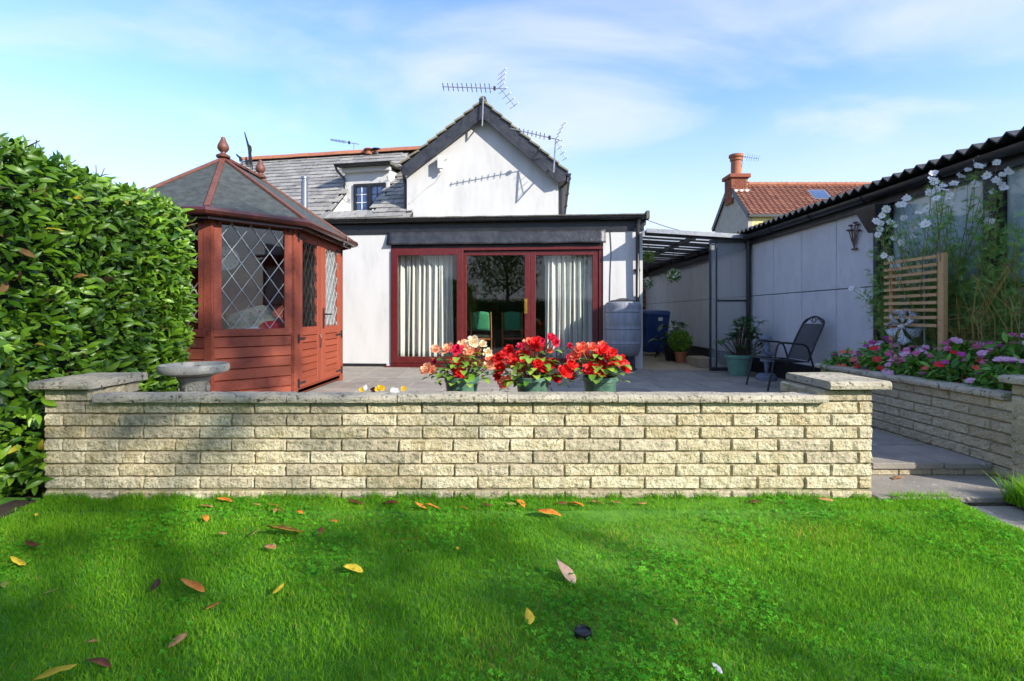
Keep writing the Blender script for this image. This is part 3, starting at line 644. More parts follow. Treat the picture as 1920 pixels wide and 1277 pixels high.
# ------------------------------------------------------------------ summerhouse (stretched octagon)
GX0, GX1, GY0, GY1, GD = -4.50, -2.46, 5.18, 7.96, .60
gz = empty('summerhouse', (GX1, GY0, PZ), 0, 'red-stained octagonal timber summerhouse with leaded diamond windows', 'summerhouse'); GO = Vector((GX1, GY0, PZ))
oct_ = [(GX0+GD, GY0), (GX1-GD, GY0), (GX1, GY0+GD), (GX1, GY1-GD), (GX1-GD, GY1), (GX0+GD, GY1), (GX0, GY1-GD), (GX0, GY0+GD)]
ZF, ZS, ZW, ZG = .20-PZ, .86-PZ, 2.02-PZ, 2.11-PZ      # floor, sill, glass top, wall top (above patio)
def gl(x, y, z): return Vector((x-GO.x, y-GO.y, z))
floor = MB(); floor.prism([gl(x, y, ZF-.05) for x, y in oct_], (0, 0, .04)); floor.build('floor', M_cedar, gz)
for (x, y) in oct_: 
    MB().box(-.045, .045, -.045, .045, .0, ZG).build('corner_post', M_cedar, gz, bevel=.006, loc=gl(x, y, .0)+Vector(((GX0+GX1)/2-x, (GY0+GY1)/2-y, 0)).normalized()*.03)
def clipline(x0, z0, dx, dz, w, h):
    t0, t1 = -1e9, 1e9
    for p, d, lo, hi in ((x0, dx, 0, w), (z0, dz, 0, h)):
        a, b = (lo-p)/d, (hi-p)/d
        if a > b: a, b = b, a
        t0 = max(t0, a); t1 = min(t1, b)
    return (x0+dx*t0, z0+dz*t0, x0+dx*t1, z0+dz*t1) if t1-t0 > 1e-4 else None
def lattice(mb, T, u0, u1, z0, z1, pw, ph, y=-.006):
    w, h = u1-u0, z1-z0
    for s in (1, -1):
        n = int(w/pw+h/ph)+3
        for k in range(-n, n+1):
            r = clipline((k+.5)*pw, 0, s*pw, ph, w, h)
            if r and abs(r[2]-r[0]) > .01: mb.bar(T(u0+r[0], y, z0+r[1]), T(u0+r[2], y, z0+r[3]), .004, .008, T(0, 1, 0)-T(0, 0, 0))
def gface(A, B, kind):
    A = Vector(A); B = Vector(B); d = (B-A); L = d.length; d.normalize(); nrm = Vector((d.y, -d.x))       # outward on the right-hand side of A->B
    def T(u, y, z): q = A+d*u-nrm*y; return gl(q.x, q.y, z)
    def bx(mb, u0, u1, y0, y1, z0, z1): mb.prism([T(u0, y0, z0), T(u1, y0, z0), T(u1, y0, z1), T(u0, y0, z1)], T(0, y1, 0)-T(0, y0, 0)); return mb
    def boards(parent, u0, u1, z0, z1, n, y0=.0):
        h = (z1-z0)/n
        for i in range(n):
            mb = MB(); a, b = z0+i*h, z0+(i+1)*h
            mb.add([T(u0, y0-.012, a+.004), T(u1, y0-.012, a+.004), T(u1, y0-.012, b-.012), T(u0, y0-.012, b-.012), T(u0, y0+.012, b), T(u1, y0+.012, b), T(u1, y0+.02, a), T(u0, y0+.02, a)], [(0, 1, 2, 3), (3, 2, 5, 4), (4, 5, 6, 7), (7, 6, 1, 0), (0, 3, 4, 7), (1, 6, 5, 2)])
            mb.build('board', M_cedarh, parent)
    if kind == 'door':
        hd = MB(); bx(hd, .04, L-.04, -.0, .06, ZG-.09, ZG); hd.build('door_head', M_cedar, gz, bevel=.004); hd = MB(); bx(hd, .04, L-.04, .0, .06, ZF-.06, ZF); hd.build('threshold', M_cedar, gz, bevel=.004)
        mid = L*.5; 
        for u0, u1, hinge in ((.05, mid-.004, 0), (mid+.004, L-.05, 1)):
            fr = MB(); w = .135
            bx(fr, u0, u0+w, -.02, .025, ZF+.01, ZG-.095); bx(fr, u1-w, u1, -.02, .025, ZF+.01, ZG-.095)
            for z0, z1 in ((ZF+.01, ZF+.10), (ZS-.05, ZS+.05), (ZW-.1, ZG-.095)): bx(fr, u0+w, u1-w, -.018, .023, z0, z1)
            lf = fr.build('door', M_cedar, gz, bevel=.006)
            boards(lf, u0+w, u1-w, ZF+.10, ZS-.05, 6, -.002)
            p = MB(); bx(p, u0+w-.01, u1-w+.01, .0, .006, ZS+.04, ZW-.09); p.build('pane', M_glass, lf)
            lt = MB(); lattice(lt, T, u0+w, u1-w, ZS+.05, ZW-.1, .125, .205); lt.build('lead_lattice', M_lead if hinge else M_dark, lf)
            for z in (ZF+.07, ZS-.08, ZG-.17):
                hb = MB(); a = u0+.005 if not hinge else u1-.005; s = 1 if not hinge else -1
                hb.bar(T(a, -.028, z), T(a+s*.2, -.028, z), .006, .022, (0, 0, 1)); hb.bar(T(a, -.03, z-.05), T(a, -.03, z+.05), .02, .02, T(1, 0, 0)-T(0, 0, 0)); hb.build('hinge', M_dark, lf)
            if hinge:
                hh = MB(); u = u0+.04; hh.bar(T(u, -.028, ZS+.02), T(u, -.028, ZS+.28), .04, .008, T(0, 1, 0)-T(0, 0, 0)); hh.tube([T(u, -.03, ZS+.2), T(u, -.08, ZS+.2), T(u+.13, -.085, ZS+.2)], .011, 6); hh.build('door_handle', M_dark, lf)
            else:
                hh = MB(); u = u1-.08; hh.tube([T(u, -.03, ZS-.06), T(u, -.05, ZS-.1), T(u, -.04, ZS-.22)], .008, 5); hh.build('latch', M_dark, lf)
        return
    if kind == 'blank':
        mb = MB(); bx(mb, .04, L-.04, .0, .03, ZF, ZG); mb.build('wall_panel', M_cedar, gz); return
    boards(gz, .04, L-.04, ZF-.05, ZS-.03, 6)
    pn = MB(); bx(pn, .04, L-.04, .02, .03, ZF-.05, ZS-.03); pn.build('wall_panel', M_cedar, gz)
    fr = MB(); bx(fr, .03, L-.03, -.025, .05, ZS-.03, ZS+.045); bx(fr, .03, L-.03, -.0, .05, ZW, ZG); bx(fr, .03, .11, -.012, .04, ZS+.045, ZW); bx(fr, L-.11, L-.03, -.012, .04, ZS+.045, ZW)
    w = fr.build('window', M_cedar, gz, bevel=.005)
    p = MB(); bx(p, .10, L-.10, .01, .016, ZS+.035, ZW+.01); p.build('pane', M_glass, w)
    lt = MB(); lattice(lt, T, .11, L-.11, ZS+.045, ZW, .19, .275, .002); lt.build('lead_lattice', M_lead, w)
    for u in (.07, L-.07):
        hb = MB(); hb.bar(T(u, -.022, ZW-.05), T(u, -.022, ZW+.04), .03, .012, T(1, 0, 0)-T(0, 0, 0)); hb.build('hinge', M_dark, w)
kinds = ['win', 'win', 'door', 'win', 'blank', 'blank', 'blank', 'blank']
for i in range(8): gface(oct_[i], oct_[(i+1) % 8], kinds[i])
for x, y in ((GX1-.12, GY0+GD+.3), (GX1-.12, GY1-GD-.2), (GX1-GD-.1, GY0+.2), (GX0+GD, GY0+.2), (GX0+.2, GY1-GD)): MB().box(-.06, .06, -.06, .06, 0, ZF-.05).build('foot', M_cedar, gz, loc=gl(x, y, 0))
cxm = (GX0+GX1)/2; RA, RB = Vector((cxm, 6.17, 2.93-PZ)), Vector((cxm, 7.08, 2.93-PZ))
def ofs(k):
    out = []
    for i, (x, y) in enumerate(oct_):
        a = Vector(oct_[i-1]); b = Vector((x, y)); c = Vector(oct_[(i+1) % 8]); n1 = Vector(((b-a).y, -(b-a).x)).normalized(); n3 = Vector(((c-b).y, -(c-b).x)).normalized(); m = (n1+n3).normalized(); out.append(b+m*(k/m.dot(n1)))
    return out
ev = ofs(.15); zE = ZG+.0; rp = lambda i: RA if i in (0, 1, 2, 7) else RB
for i in range(8):
    a, b = ev[i], ev[(i+1) % 8]; ra, rb = rp(i), rp((i+1) % 8); pts = [gl(a.x, a.y, zE), gl(b.x, b.y, zE), gl(rb.x, rb.y, rb.z)]+([gl(ra.x, ra.y, ra.z)] if ra != rb else [])
    MB().prism(pts, (0, 0, -.03)).build('roof_panel', M_felt, gz)
    MB().bar(gl(a.x, a.y, zE+.012), gl(ra.x, ra.y, ra.z+.012), .055, .03).build('hip_capping', M_hip, gz, bevel=.006)
MB().bar(gl(RA.x, RA.y, RA.z+.02), gl(RB.x, RB.y, RB.z+.02), .07, .035).build('ridge_capping', M_hip, gz, bevel=.006)
gt = ofs(.185); MB().tube([gl(p.x, p.y, zE-.035) for p in gt], .042, 8, closed=True).build('gutter', M_brown, gz, smooth=True)
so_ = ofs(.12)
for i in range(8): a, b = so_[i], so_[(i+1) % 8]; MB().bar(gl(a.x, a.y, zE-.06), gl(b.x, b.y, zE-.06), .02, .09).build('fascia', M_brown, gz)
ic = ofs(-.03); MB().prism([gl(p.x, p.y, ZG-.012) for p in ic], (0, 0, .01)).build('ceiling', mat('dark_ceiling', '#3a2218', '#4a2c1f', .8), gz)
def finial(p): 
    MB().lathe([(.075, 0), (.08, .02), (.06, .035), (.03, .05), (.03, .065), (.05, .085), (.066, .115), (.06, .15), (.04, .19), (.028, .22), (.022, .245), (.012, .25)], 16).build('finial', M_hip, gz, smooth=True, loc=gl(p.x, p.y, p.z+.015))
finial(RA); finial(RB)
hk = [gl(GX1+.2, 6.95, zE-.05)+Vector((.03*math.sin(a), .0+.0*a, .075*math.cos(a))) for a in np.linspace(.3, 5.6, 10)]
MB().tube(hk, .009, 5).build('hook', M_dark, gz)
# cut-steel silhouettes on the ridge (shooter and dog)
def silhouette(name, pts, y, parent=None):
    k = []
    for px, py in pts: k.append(P(px, py, y))
    return MB().prism(k, (0, .006, 0)).build(name, M_dark, parent)
orn = empty('roof_ornament', (0, 0, 0), 0, 'black cut-metal shooter with raised gun and dogs on the summerhouse ridge', 'ornament')
silhouette('shooter', [(468, 314), (466, 298), (465, 283), (464, 276), (457.5, 248), (459, 247.5), (466.5, 270), (468, 271.5), (471, 274), (472, 281), (471, 288), (472.5, 300), (474, 318), (472, 318), (470, 303), (469.5, 316)], 6.62, orn)
silhouette('dog', [(449, 303), (447.5, 296), (444, 293), (442.5, 289.5), (444, 288), (447, 291.5), (452, 294), (454.5, 299), (454, 306), (453, 306), (452, 301), (450.5, 304)], 6.55, orn)
silhouette('dog', [(461, 312), (459.5, 300), (460, 294.5), (462, 294), (463.5, 299), (466, 303), (466, 314), (464, 313), (463, 307)], 6.6, orn)
# things inside the summerhouse
def cushion(name, loc, s, m, rot, label):
    mb = MB(); n = 12
    for j in range(n+1):
        for i in range(n+1):
            a, b = i/n*2-1, j/n*2-1; t = max(0, (1-a**4)*(1-b**4))**.5; mb.v.append((a*s[0]*(1-.06*b*b), b*s[1]*(1-.06*a*a), t*s[2]))
    k = (n+1)**2; mb.v += [(x, y, -z) for x, y, z in mb.v[:k]]
    for j in range(n):
        for i in range(n): q = j*(n+1)+i; mb.f += [(q, q+1, q+n+2, q+n+1), (q+k, q+n+1+k, q+n+2+k, q+1+k)]
    return tag(mb.build(name, m, None, True, loc=loc, rot=rot), label, 'cushion')
bench = tag(empty('garden_bench', (-3.0, 6.35, PZ), 0), 'low bench heaped with cushions inside the summerhouse', 'bench')
bt = MB(); bt.box(-.32, .3, -.62, .62, .60, .66); bt.build('seat', M_oak, bench, bevel=.005)
for sx in (-.28, .26):
    for sy in (-.56, .56): MB().box(sx-.03, sx+.03, sy-.03, sy+.03, ZF-.01, .60).build('leg', M_oak, bench)
M_floral = mat('floral_cloth', '#c9b9a4', '#8d8f76', .9, 9, c='#8a3a34', cscale=16, cthr=(.58, .64)); M_redc = mat('red_cloth', '#a30f14', '#c0181c', .9, 9); M_blue = mat('navy_cloth', '#1c2440', '#2a3558', .9, 9)
cushion('cushion', (-2.99, 5.84, .98), (.26, .2, .08), M_floral, (R(35), R(-20), R(30)), 'flower-patterned cushion heaped inside the summerhouse')
cushion('cushion', (-2.98, 5.74, .86), (.2, .16, .08), M_white, (R(40), R(10), 0), 'white cushion below the patterned one inside the summerhouse')
cushion('cushion', (-2.74, 5.95, .92), (.18, .2, .09), M_redc, (R(10), R(8), R(20)), 'bright red cushion inside the summerhouse window')
cushion('cushion', (-3.16, 6.0, .80), (.15, .13, .05), M_blue, (R(5), R(8), R(50)), 'small navy cushion beside the white cushion in the summerhouse')
ck = empty('wall_clock', (-3.33, 5.96, 1.71), 0, 'round white clock hanging inside the summerhouse window', 'clock')
o = MB().lathe([(.135, 0), (.14, .02), (.12, .03), (.118, .022), (.0, .02)], 28, cap=False).build('dial', M_white, ck, smooth=True); o.rotation_euler = (R(90), 0, R(28)); o.location = (0, 0, 0)
hd = MB(); hd.bar((0, .0, .028), (.03, .05, .028), .012, .004, (0, 0, 1)); hd.bar((0, 0, .028), (-.045, .03, .028), .01, .004, (0, 0, 1)); o = hd.build('hand', M_dark, ck); o.rotation_euler = (R(90), 0, R(28))
tk = MB()
for i in range(12): a = i*math.pi/6; tk.bar((.095*math.cos(a), .095*math.sin(a), .026), (.112*math.cos(a), .112*math.sin(a), .026), .008, .003, (0, 0, 1))
o = tk.build('hour_marks', M_dark, ck); o.rotation_euler = (R(90), 0, R(28))
MB().tube([(0, .01, .13), (0, .02, .36)], .003, 4).build('hanger', M_dark, ck)
# ------------------------------------------------------------------ right-hand outbuilding
RX = 4.0; RZ = 2.32
ob = empty('outbuilding', (RX, 5.5, PZ), 0, 'grey rendered panel outbuilding with black corrugated roof', 'outbuilding'); OO = Vector((RX, 5.5, PZ))
def rb(x0, x1, y0, y1, z0, z1): return MB().box(x0-OO.x, x1-OO.x, y0-OO.y, y1-OO.y, z0-OO.z, z1-OO.z)
ys = [8.57, 7.84, 7.07, 6.32, 5.56]; zj = 1.366
MB().box(.035, .12, 2.3-OO.y, 16-OO.y, 0, RZ-PZ).build('backing_wall', M_dark, ob)
def panel(y1, y0, z0, z1): rb(RX, RX+.04, y0+.006, y1-.006, z0+.005, z1-.005).build('wall_panel', M_grey, ob, bevel=.006)
allys = [16.0-.0]+[15.3-.745*k for k in range(9)]+[8.57]
for a, b in list(zip(allys[:-1], allys[1:]))+list(zip(ys[:-1], ys[1:])):
    panel(a, b, .36, zj); panel(a, b, zj, RZ+.02)
rb(RX-.03, RX+.035, 2.3, 16, PZ-.02, .355).build('plinth', M_black, ob)
panel(5.44, 4.30, .36, 1.27); panel(4.2, 2.3, .36, 1.27)
M_skyrefl = mat('painted_sky_reflection', '#a9bcc8', '#c9d5dd', .9, 2.5, c='#7f8c94', cscale=3.0, cthr=(.55, .7))  # sheet behind the panes, painted with their pale, cloudy sky reflection
def wglass(y0, y1):
    w = MB()
    for a, b, c, d in ((y0, y1, 1.27, 1.31), (y0, y1, RZ-.07, RZ-.01), (y0, y0+.04, 1.31, RZ-.07), (y1-.04, y1, 1.31, RZ-.07)): w.box(RX-.01-OO.x, RX+.034-OO.x, a-OO.y, b-OO.y, c-PZ, d-PZ)
    w = w.build('window', M_black, ob); rb(RX+.012, RX+.018, y0+.03, y1-.03, 1.3, RZ-.06).build('pane', M_glass, w); rb(RX+.025, RX+.034, y0+.03, y1-.03, 1.3, RZ-.06).build('reflection_sheet', M_skyrefl, w)
wglass(4.30, 5.44); wglass(2.3, 4.2)
for y in (5.50, 4.25): rb(RX-.03, RX+.034, y-.05, y+.05, .36, RZ).build('post', M_black, ob, bevel=.004)
hp = MB(); hp.add([(-.10, -.07, .02), (.0, -.07, .02), (.0, .07, .02), (-.10, .07, .02), (-.19, -.17, .29), (-.0, -.17, .29), (-.0, .17, .29), (-.19, .17, .29)], [(3, 2, 1, 0), (4, 5, 6, 7), (0, 1, 5, 4), (1, 2, 6, 5), (2, 3, 7, 6), (3, 0, 4, 7)])
hp.build('hopper_head', M_plas, ob, bevel=.008, loc=(-.03, 5.5-OO.y, 1.92-PZ))
MB().tube([(-.08, 5.5-OO.y, 1.95-PZ), (-.08, 5.5-OO.y, .3)], .035, 8).build('downpipe', M_plas, ob, smooth=True)
MB().tube([(-.07, 8.52-OO.y, RZ-PZ), (-.07, 8.52-OO.y, .02)], .034, 8).build('downpipe', M_plas, ob, smooth=True)
rb(RX-.06, RX+.0, 2.3, 16, RZ-.1, RZ+.07).build('fascia', M_black, ob)
gutter(ob, (-.13, 2.3-OO.y, RZ+.03-PZ), (-.13, 16-OO.y, RZ+.03-PZ), .062, (-1, 0, 0), br=1.0)
mb = MB(); ny_ = int(13.9/.0365); 
for j in range(ny_+1):
    y = 2.15+j*.0365; zz = .03*math.sin(j*math.pi/2.0)
    mb.v += [(-.20, y-OO.y, RZ+.115+zz-PZ), (3.2, y-OO.y, RZ+.55+zz-PZ)]
for j in range(ny_): k = 2*j; mb.f.append((k, k+1, k+3, k+2))
o = mb.build('corrugated_roof', mat('fibre_cement', '#2a2b2d', '#3b3c3e', .85, 8, .6, 60), ob, smooth=False); o.modifiers.new('t', 'SOLIDIFY').thickness = .012
MB().box(.1, 3.0, 2.3-OO.y, 2.4-OO.y, -.1, RZ+.45-PZ).build('end_wall', M_grey, ob); MB().box(2.9, 3.0, 2.4-OO.y, 16-OO.y, -.1, RZ+.4-PZ).build('rear_wall', M_grey, ob)
# wall ornament
wo_ = empty('wall_ornament', (RX-.012, 5.95, P(1605, 443, 5.95).z), 0, 'rusty metal flower ornament on the grey outbuilding wall', 'ornament')
st = MB()
for k, (a, b) in enumerate(((-.07, .12), (-.03, .15), (.05, .13), (.09, .08), (-.09, .05), (.03, .07))):
    st.tube([(-.01, .0, -.14), (-.02, a*.3, -.05), (-.015, a, b)], .006, 5)
    MB().lathe([(.004, -.01), (.026, 0), (.02, .012), (.004, .014)], 8).build('petal_cup', mat('rusty_metal', '#4b3a33', '#6d5348', .8, 30), wo_, loc=(-.02, a, b))
st.build('stem', MATS['rusty_metal'], wo_); MB().box(-.02, 0, -.04, .04, -.16, -.14).build('base', MATS['rusty_metal'], wo_)
# ------------------------------------------------------------------ side passage: lean-to roof, clear gate, things in it
lt = empty('lean_to_roof', (2.3, 8.6, PZ), 0, 'low clear lean-to roof on dark rafters over the side passage', 'roof'); LO = Vector((2.3, 8.6, PZ))
def LP(x, y, z): return Vector((x, y, z))-LO
def lz(x): return 2.425-(x-2.24)*.062
for k in range(8):
    y = 8.62+k*.92; MB().bar(LP(2.24, y, lz(2.24)), LP(3.98, y, lz(3.98)), .045, .07).build('rafter', M_black, lt)
for k in range(7):
    y = 8.62+k*.92+.46; MB().bar(LP(2.24, y, lz(2.24)), LP(3.98, y, lz(3.98)), .03, .03).build('batten', M_black, lt)
MB().bar(LP(3.03, 8.5, lz(3.03)-.04), LP(3.03, 15.5, lz(3.03)-.04), .05, .07).build('beam', M_black, lt)
MB().bar(LP(3.93, 8.5, lz(3.93)-.1), LP(3.93, 15.5, lz(3.93)-.1), .05, .12).build('wall_plate', M_black, lt)
for k in range(3): MB().prism([LP(2.24+k*.585, 8.45, lz(2.24+k*.585)+.045), LP(2.24+k*.585+.575, 8.45, lz(2.24+k*.585+.575)+.045), LP(2.24+k*.585+.575, 15.4, lz(2.24+k*.585+.575)+.045), LP(2.24+k*.585, 15.4, lz(2.24+k*.585)+.045)], (0, 0, .008)).build('roof_sheet', M_roofp, lt)
MB().bar(LP(2.22, 8.45, lz(2.22)+.02), LP(4.0, 8.45, lz(4)+.02), .02, .07).build('front_trim', M_metal, lt)
pb = empty('passage_end_wall', (2.3, 15.3, PZ), 0, 'red brick wall closing the far end of the side passage', 'wall')
MB().box(-.2, 1.7, .02, .12, -.1, 2.3).build('mortar', M_mortar, pb)
for c in range(30):
    for k in range(9):
        if k*.225-.2+(.11 if c % 2 else 0) < 1.55: inst('brick', brick_mesh(.21, .065, .05, c % 3, M_brickr), pb, (k*.225-.2+(.11 if c % 2 else 0), .02, c*.075))
gt_ = empty('passage_gate', (3.31, 8.58, PZ), 0, 'tall clear panel gate in a dark frame beside the green pot', 'gate'); zt2 = P(1330, 450, 8.58).z-PZ
fr = MB()
for a, b, c, d in ((0, .025, 0, zt2), (.105, .12, .02, zt2-.02), (.655, .68, 0, zt2), (.025, .655, 0, .06), (.025, .655, zt2-.05, zt2)): fr.box(a, b, -.02, .02, c, d)
fr.box(.12, .655, -.015, .015, 1.16, 1.19); fr.build('frame', mat('gate_metal', '#3c4044', '#4a4e52', .4, 8, metal=.4), gt_)
MB().box(.025, .655, -.004, .004, .06, zt2-.05).build('pane', M_poly, gt_)
def wheelie(loc):
    t = empty('wheelie_bin', loc, R(8), 'blue wheelie bin with white label in the side passage', 'bin')
    mb = MB(); mb.add([(-.22, -.24, .08), (.22, -.24, .08), (.22, .2, .08), (-.22, .2, .08), (-.28, -.34, .95), (.28, -.34, .95), (.28, .32, .95), (-.28, .32, .95)], [(3, 2, 1, 0), (4, 5, 6, 7), (0, 1, 5, 4), (1, 2, 6, 5), (2, 3, 7, 6), (3, 0, 4, 7)]); mb.build('body', M_bin, t, bevel=.02)
    mb = MB(); mb.add([(-.3, -.37, .952), (.3, -.37, .952), (.3, .36, .952), (-.3, .36, .952), (-.27, -.3, 1.03), (.27, -.3, 1.03), (.27, .3, 1.05), (-.27, .3, 1.05)], [(3, 2, 1, 0), (4, 5, 6, 7), (0, 1, 5, 4), (1, 2, 6, 5), (2, 3, 7, 6), (3, 0, 4, 7)]); mb.build('lid', M_bin, t, bevel=.02)
    MB().box(-.0, .10, -.336, -.328, .80, .88).build('sticker', M_white, t)
    for s in (-.25, .25):
        w = MB(); w.lathe([(.1, -.025), (.1, .025)], 16); o = w.build('wheel', M_dark, t); o.rotation_euler = (0, R(90), 0); o.location = (s, .26, .1)
wheelie((3.25, 11.85, PZ))
wb = empty('wheelbarrow_frame', (3.26, 11.1, PZ), 0, 'dark hose reel leaning before the blue bin', 'hose reel')
MB().tube([(.0+.2*math.cos(a), 0, .3+.2*math.sin(a)) for a in np.linspace(0, 6.28, 18)], .015, 6).build('reel', M_dark, wb); MB().tube([(-.15, 0, 0), (-.1, 0, .3), (.1, 0, .3), (.15, 0, 0)], .012, 6).build('stand', M_dark, wb); wb.name = 'hose_reel'
MB().box(-.14, .14, -.3, .3, 0, .17).build('stepping_block', M_conc, None, bevel=.01, loc=(3.42, 9.25, PZ+.006)); tag(bpy.data.objects['stepping_block'], 'beige concrete block step behind the clear gate', 'step')
# washing line
ln = MB(); a = HM @ Vector((uR-.15, -.11, zft-.02)); b = Vector((3.9, 8.5, RZ+.08)); ln.tube([a.lerp(b, t)-Vector((0, 0, .14*math.sin(math.pi*t))) for t in np.linspace(0, 1, 14)], .006, 5)
o = ln.build('string_lights', M_dark); tag(o, 'thin dark cable strung from the extension gutter to the outbuilding', 'cable')
# ------------------------------------------------------------------ neighbour's house beyond
nb = empty('neighbour_house', (11.3, 24.5, 0), 0, 'distant house with red pantile roof and grey gable', 'house'); NO = Vector((11.3, 24.5, 0))
ze = E+190*24.5/F; zr = E+243*26.5/F
MB().prism([(0, 0, 0), (0, 4, 0), (0, 4, ze), (0, 2, zr-.1), (0, 0, ze)], (.2, 0, 0)).build('gable_wall', M_gable, nb)
MB().box(.2, 9, 0, .2, 0, ze).build('wall', M_yellow, nb); MB().box(.2, 9, 3.8, 4, 0, ze).build('wall', M_yellow, nb)
MB().bar((-.08, -.18, ze-.12), (-.08, 2, zr-.02), .06, .22).build('barge_board', M_black, nb); MB().bar((-.08, 4.18, ze-.12), (-.08, 2, zr-.02), .06, .22).build('barge_board', M_black, nb)
MB().box(-.05, 9, -.22, -.1, ze-.2, ze-.06).build('gutter', M_black, nb)
MB().prism([(-.1, -.2, ze-.14), (9, -.2, ze-.14), (9, 2, zr-.02), (-.1, 2, zr-.02)], (0, 0, -.05)).build('roof_deck', M_black, nb); MB().prism([(-.1, 2, zr-.02), (9, 2, zr-.02), (9, 4.2, ze-.14), (-.1, 4.2, ze-.14)], (0, 0, -.05)).build('roof_deck', M_tile, nb)
pt = MB(); tw, tl = .29, .33
for j in range(2):
    for i in range(7): s = i/6; pt.v.append((s*tw, j*tl, .035*math.sin(s*2*math.pi+.6)+(.05 if j == 0 else 0)))
for i in range(6): pt.f.append((i, i+1, i+8, i+7))
ptm = pt.mesh('roof_tile', M_tile, True); sl_v = Vector((0, 2.2, zr-ze+.12)); ang = math.atan2(sl_v.z, sl_v.y); nrw = int(sl_v.length/.29)
for j in range(nrw+1):
    for i in range(26): inst('roof_tile', ptm, nb, (-.1+i*tw*.97, -.2+math.cos(ang)*j*.29, ze-.1+math.sin(ang)*j*.29), (ang+jit(.01), 0, 0))
for i in range(16): o = MB().tube([(i*.5-.1, 2, zr+.02), (i*.5+.38, 2, zr+.03)], .13, 8).build('ridge_tile', M_ridge, nb)
k = .62*sl_v.length; c0 = Vector((4.1, -.2+math.cos(ang)*k, ze-.1+math.sin(ang)*k)); sk = MB().box(-.45, .45, -.45, .45, 0, .07).build('roof_window', M_metal, nb, loc=c0, rot=(ang, 0, 0)); MB().box(-.38, .38, -.38, .38, .07, .08).build('pane', MATS['dormer_pane'], sk)
ch = MB(); ch.box(-.12, .72, 1.6, 2.4, zr-1.0, E+255*26.5/F)
chm = ch.build('chimney', M_mortar, nb); zc0 = zr-1.0; zc1 = E+262*26.5/F
for r_ in range(int((zc1-zc0)/.1)):
    for q in range(4): inst('brick', brick_mesh(.21, .085, .05, r_ % 3, M_brickr), chm, (-.13+q*.22-(.1 if r_ % 2 else 0)*(q > 0), 1.585, zc0+r_*.1))
    for q in range(3): inst('brick', brick_mesh(.24, .085, .05, r_ % 3, M_brickr), chm, (-.135, 2.38-q*.27, zc0+r_*.1), (0, 0, R(-90)))
MB().box(-.24, .84, 1.48, 2.52, zc1-.25, zc1-.05).build('chimney_cap', M_brickr, chm, bevel=.03); MB().box(-.1, .8, 1.5, 1.6, zr-.75, zr-.35).build('flashing', M_white, chm)
MB().lathe([(.3, 0), (.26, .06), (.25, .75), (.3, .78), (.3, .9), (.36, .95), (.36, 1.08), (.25, 1.1)], 14, (.3, 2, zc1-.05)).build('chimney_pot', M_ridge, chm, smooth=True)
c2 = NO+Vector((.55, 2, zc1+.1)); yagi('television_aerial', [c2, c2+Vector((.1, 0, .85))], c2+Vector((.1, 0, .85)), Vector((.6, -.1, -.12)), .8, 6, .2, 'small aerial beside the red chimney pot', M_dark, 0)
# ------------------------------------------------------------------ laurel hedge
hedge = empty('laurel_hedge', (-3.4, 3.0, 0), 0, 'dense glossy green laurel hedge at the left of the garden', 'hedge'); GHO = np.array([-3.4, 3.0, 0])
core = MB(); nu, nw = 26, 14
def hsurf(t, w):
    """outline of the hedge: t along Y 0..1, w round the section 0..1 (right foot -> top -> left foot)"""
    y = -.6+5.45*t; end = max(0, (t-.90)/.10); sq = math.sqrt(max(0, 1-end**2)); hw = .62*(.35+.65*sq); top = (2.16-.07*max(0, y-2.9)+.05*noise.noise((y*1.3, 0, 7)))*(1-.22*end*end)
    xc = -3.52; 
    if w < .4: z = w/.4*top*.93; x = hw*(1.0+.05*math.sin(z*2.3+y)); nrm = (1, 0, .05)
    elif w < .6: s = (w-.4)/.2; a = s*math.pi; x = hw*math.cos(a)*(1 if abs(math.cos(a)) < .98 else 1); z = top*.93+top*.07*math.sin(a); nrm = (math.cos(a), 0, math.sin(a)+.3)
    else: z = (1-w)/.4*top*.93; x = -hw; nrm = (-1, 0, .05)
    b = .07*noise.noise((y*1.9, z*1.9, 1.3)); return np.array([xc+x+b*nrm[0], y, z+b*nrm[2]]), np.array(nrm)
for i in range(nu+1):
    for j in range(nw+1):
        p, n_ = hsurf(i/nu*.985, j/nw); c = np.array([-3.52, p[1], min(1.6, p[2])]); q = p-n_/np.linalg.norm(n_)*.16; core.v.append(tuple(q-GHO))
for i in range(nu):
    for j in range(nw): k = i*(nw+1)+j; core.f.append((k, k+nw+1, k+nw+2, k+1))
core.f.append(tuple(nu*(nw+1)+j for j in range(nw+1)))
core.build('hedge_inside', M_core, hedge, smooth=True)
LV, LF = leafshape(1, .42, .35, .35, 4)
pos, dr_, nr_ = [], [], []
def addleaf(p, n_, dens=1):
    n_ = n_/np.linalg.norm(n_); dep = random.random()**1.6*.17
    d = n_*random.uniform(.1, 1.0)+np.array([jit(.9), jit(1.0), random.uniform(-.75, .75)]); d += np.array([0, 0, .15])
    f = n_*1.0+np.array([jit(.5), -.25+jit(.5), .45+jit(.5)])
    pos.append(p-n_*dep+np.array([jit(.02), jit(.02), jit(.02)])-GHO); dr_.append(d); nr_.append(f)
while len(pos) < 18500:
    t = random.random(); w = random.random()*.66
    if w > .62 and random.random() < .6: continue
    p, n_ = hsurf(t, w)
    if p[1] < 1.2 and random.random() < .65: continue
    addleaf(p, n_)
k = 0
while k < 1700:                                            # rounded far end facing the camera side
    t = random.uniform(.90, 1); w = random.random()*.62; p, n_ = hsurf(t, w); n_ = n_+np.array([0, (t-.90)/.10*1.2, 0]); addleaf(p, n_); k += 1
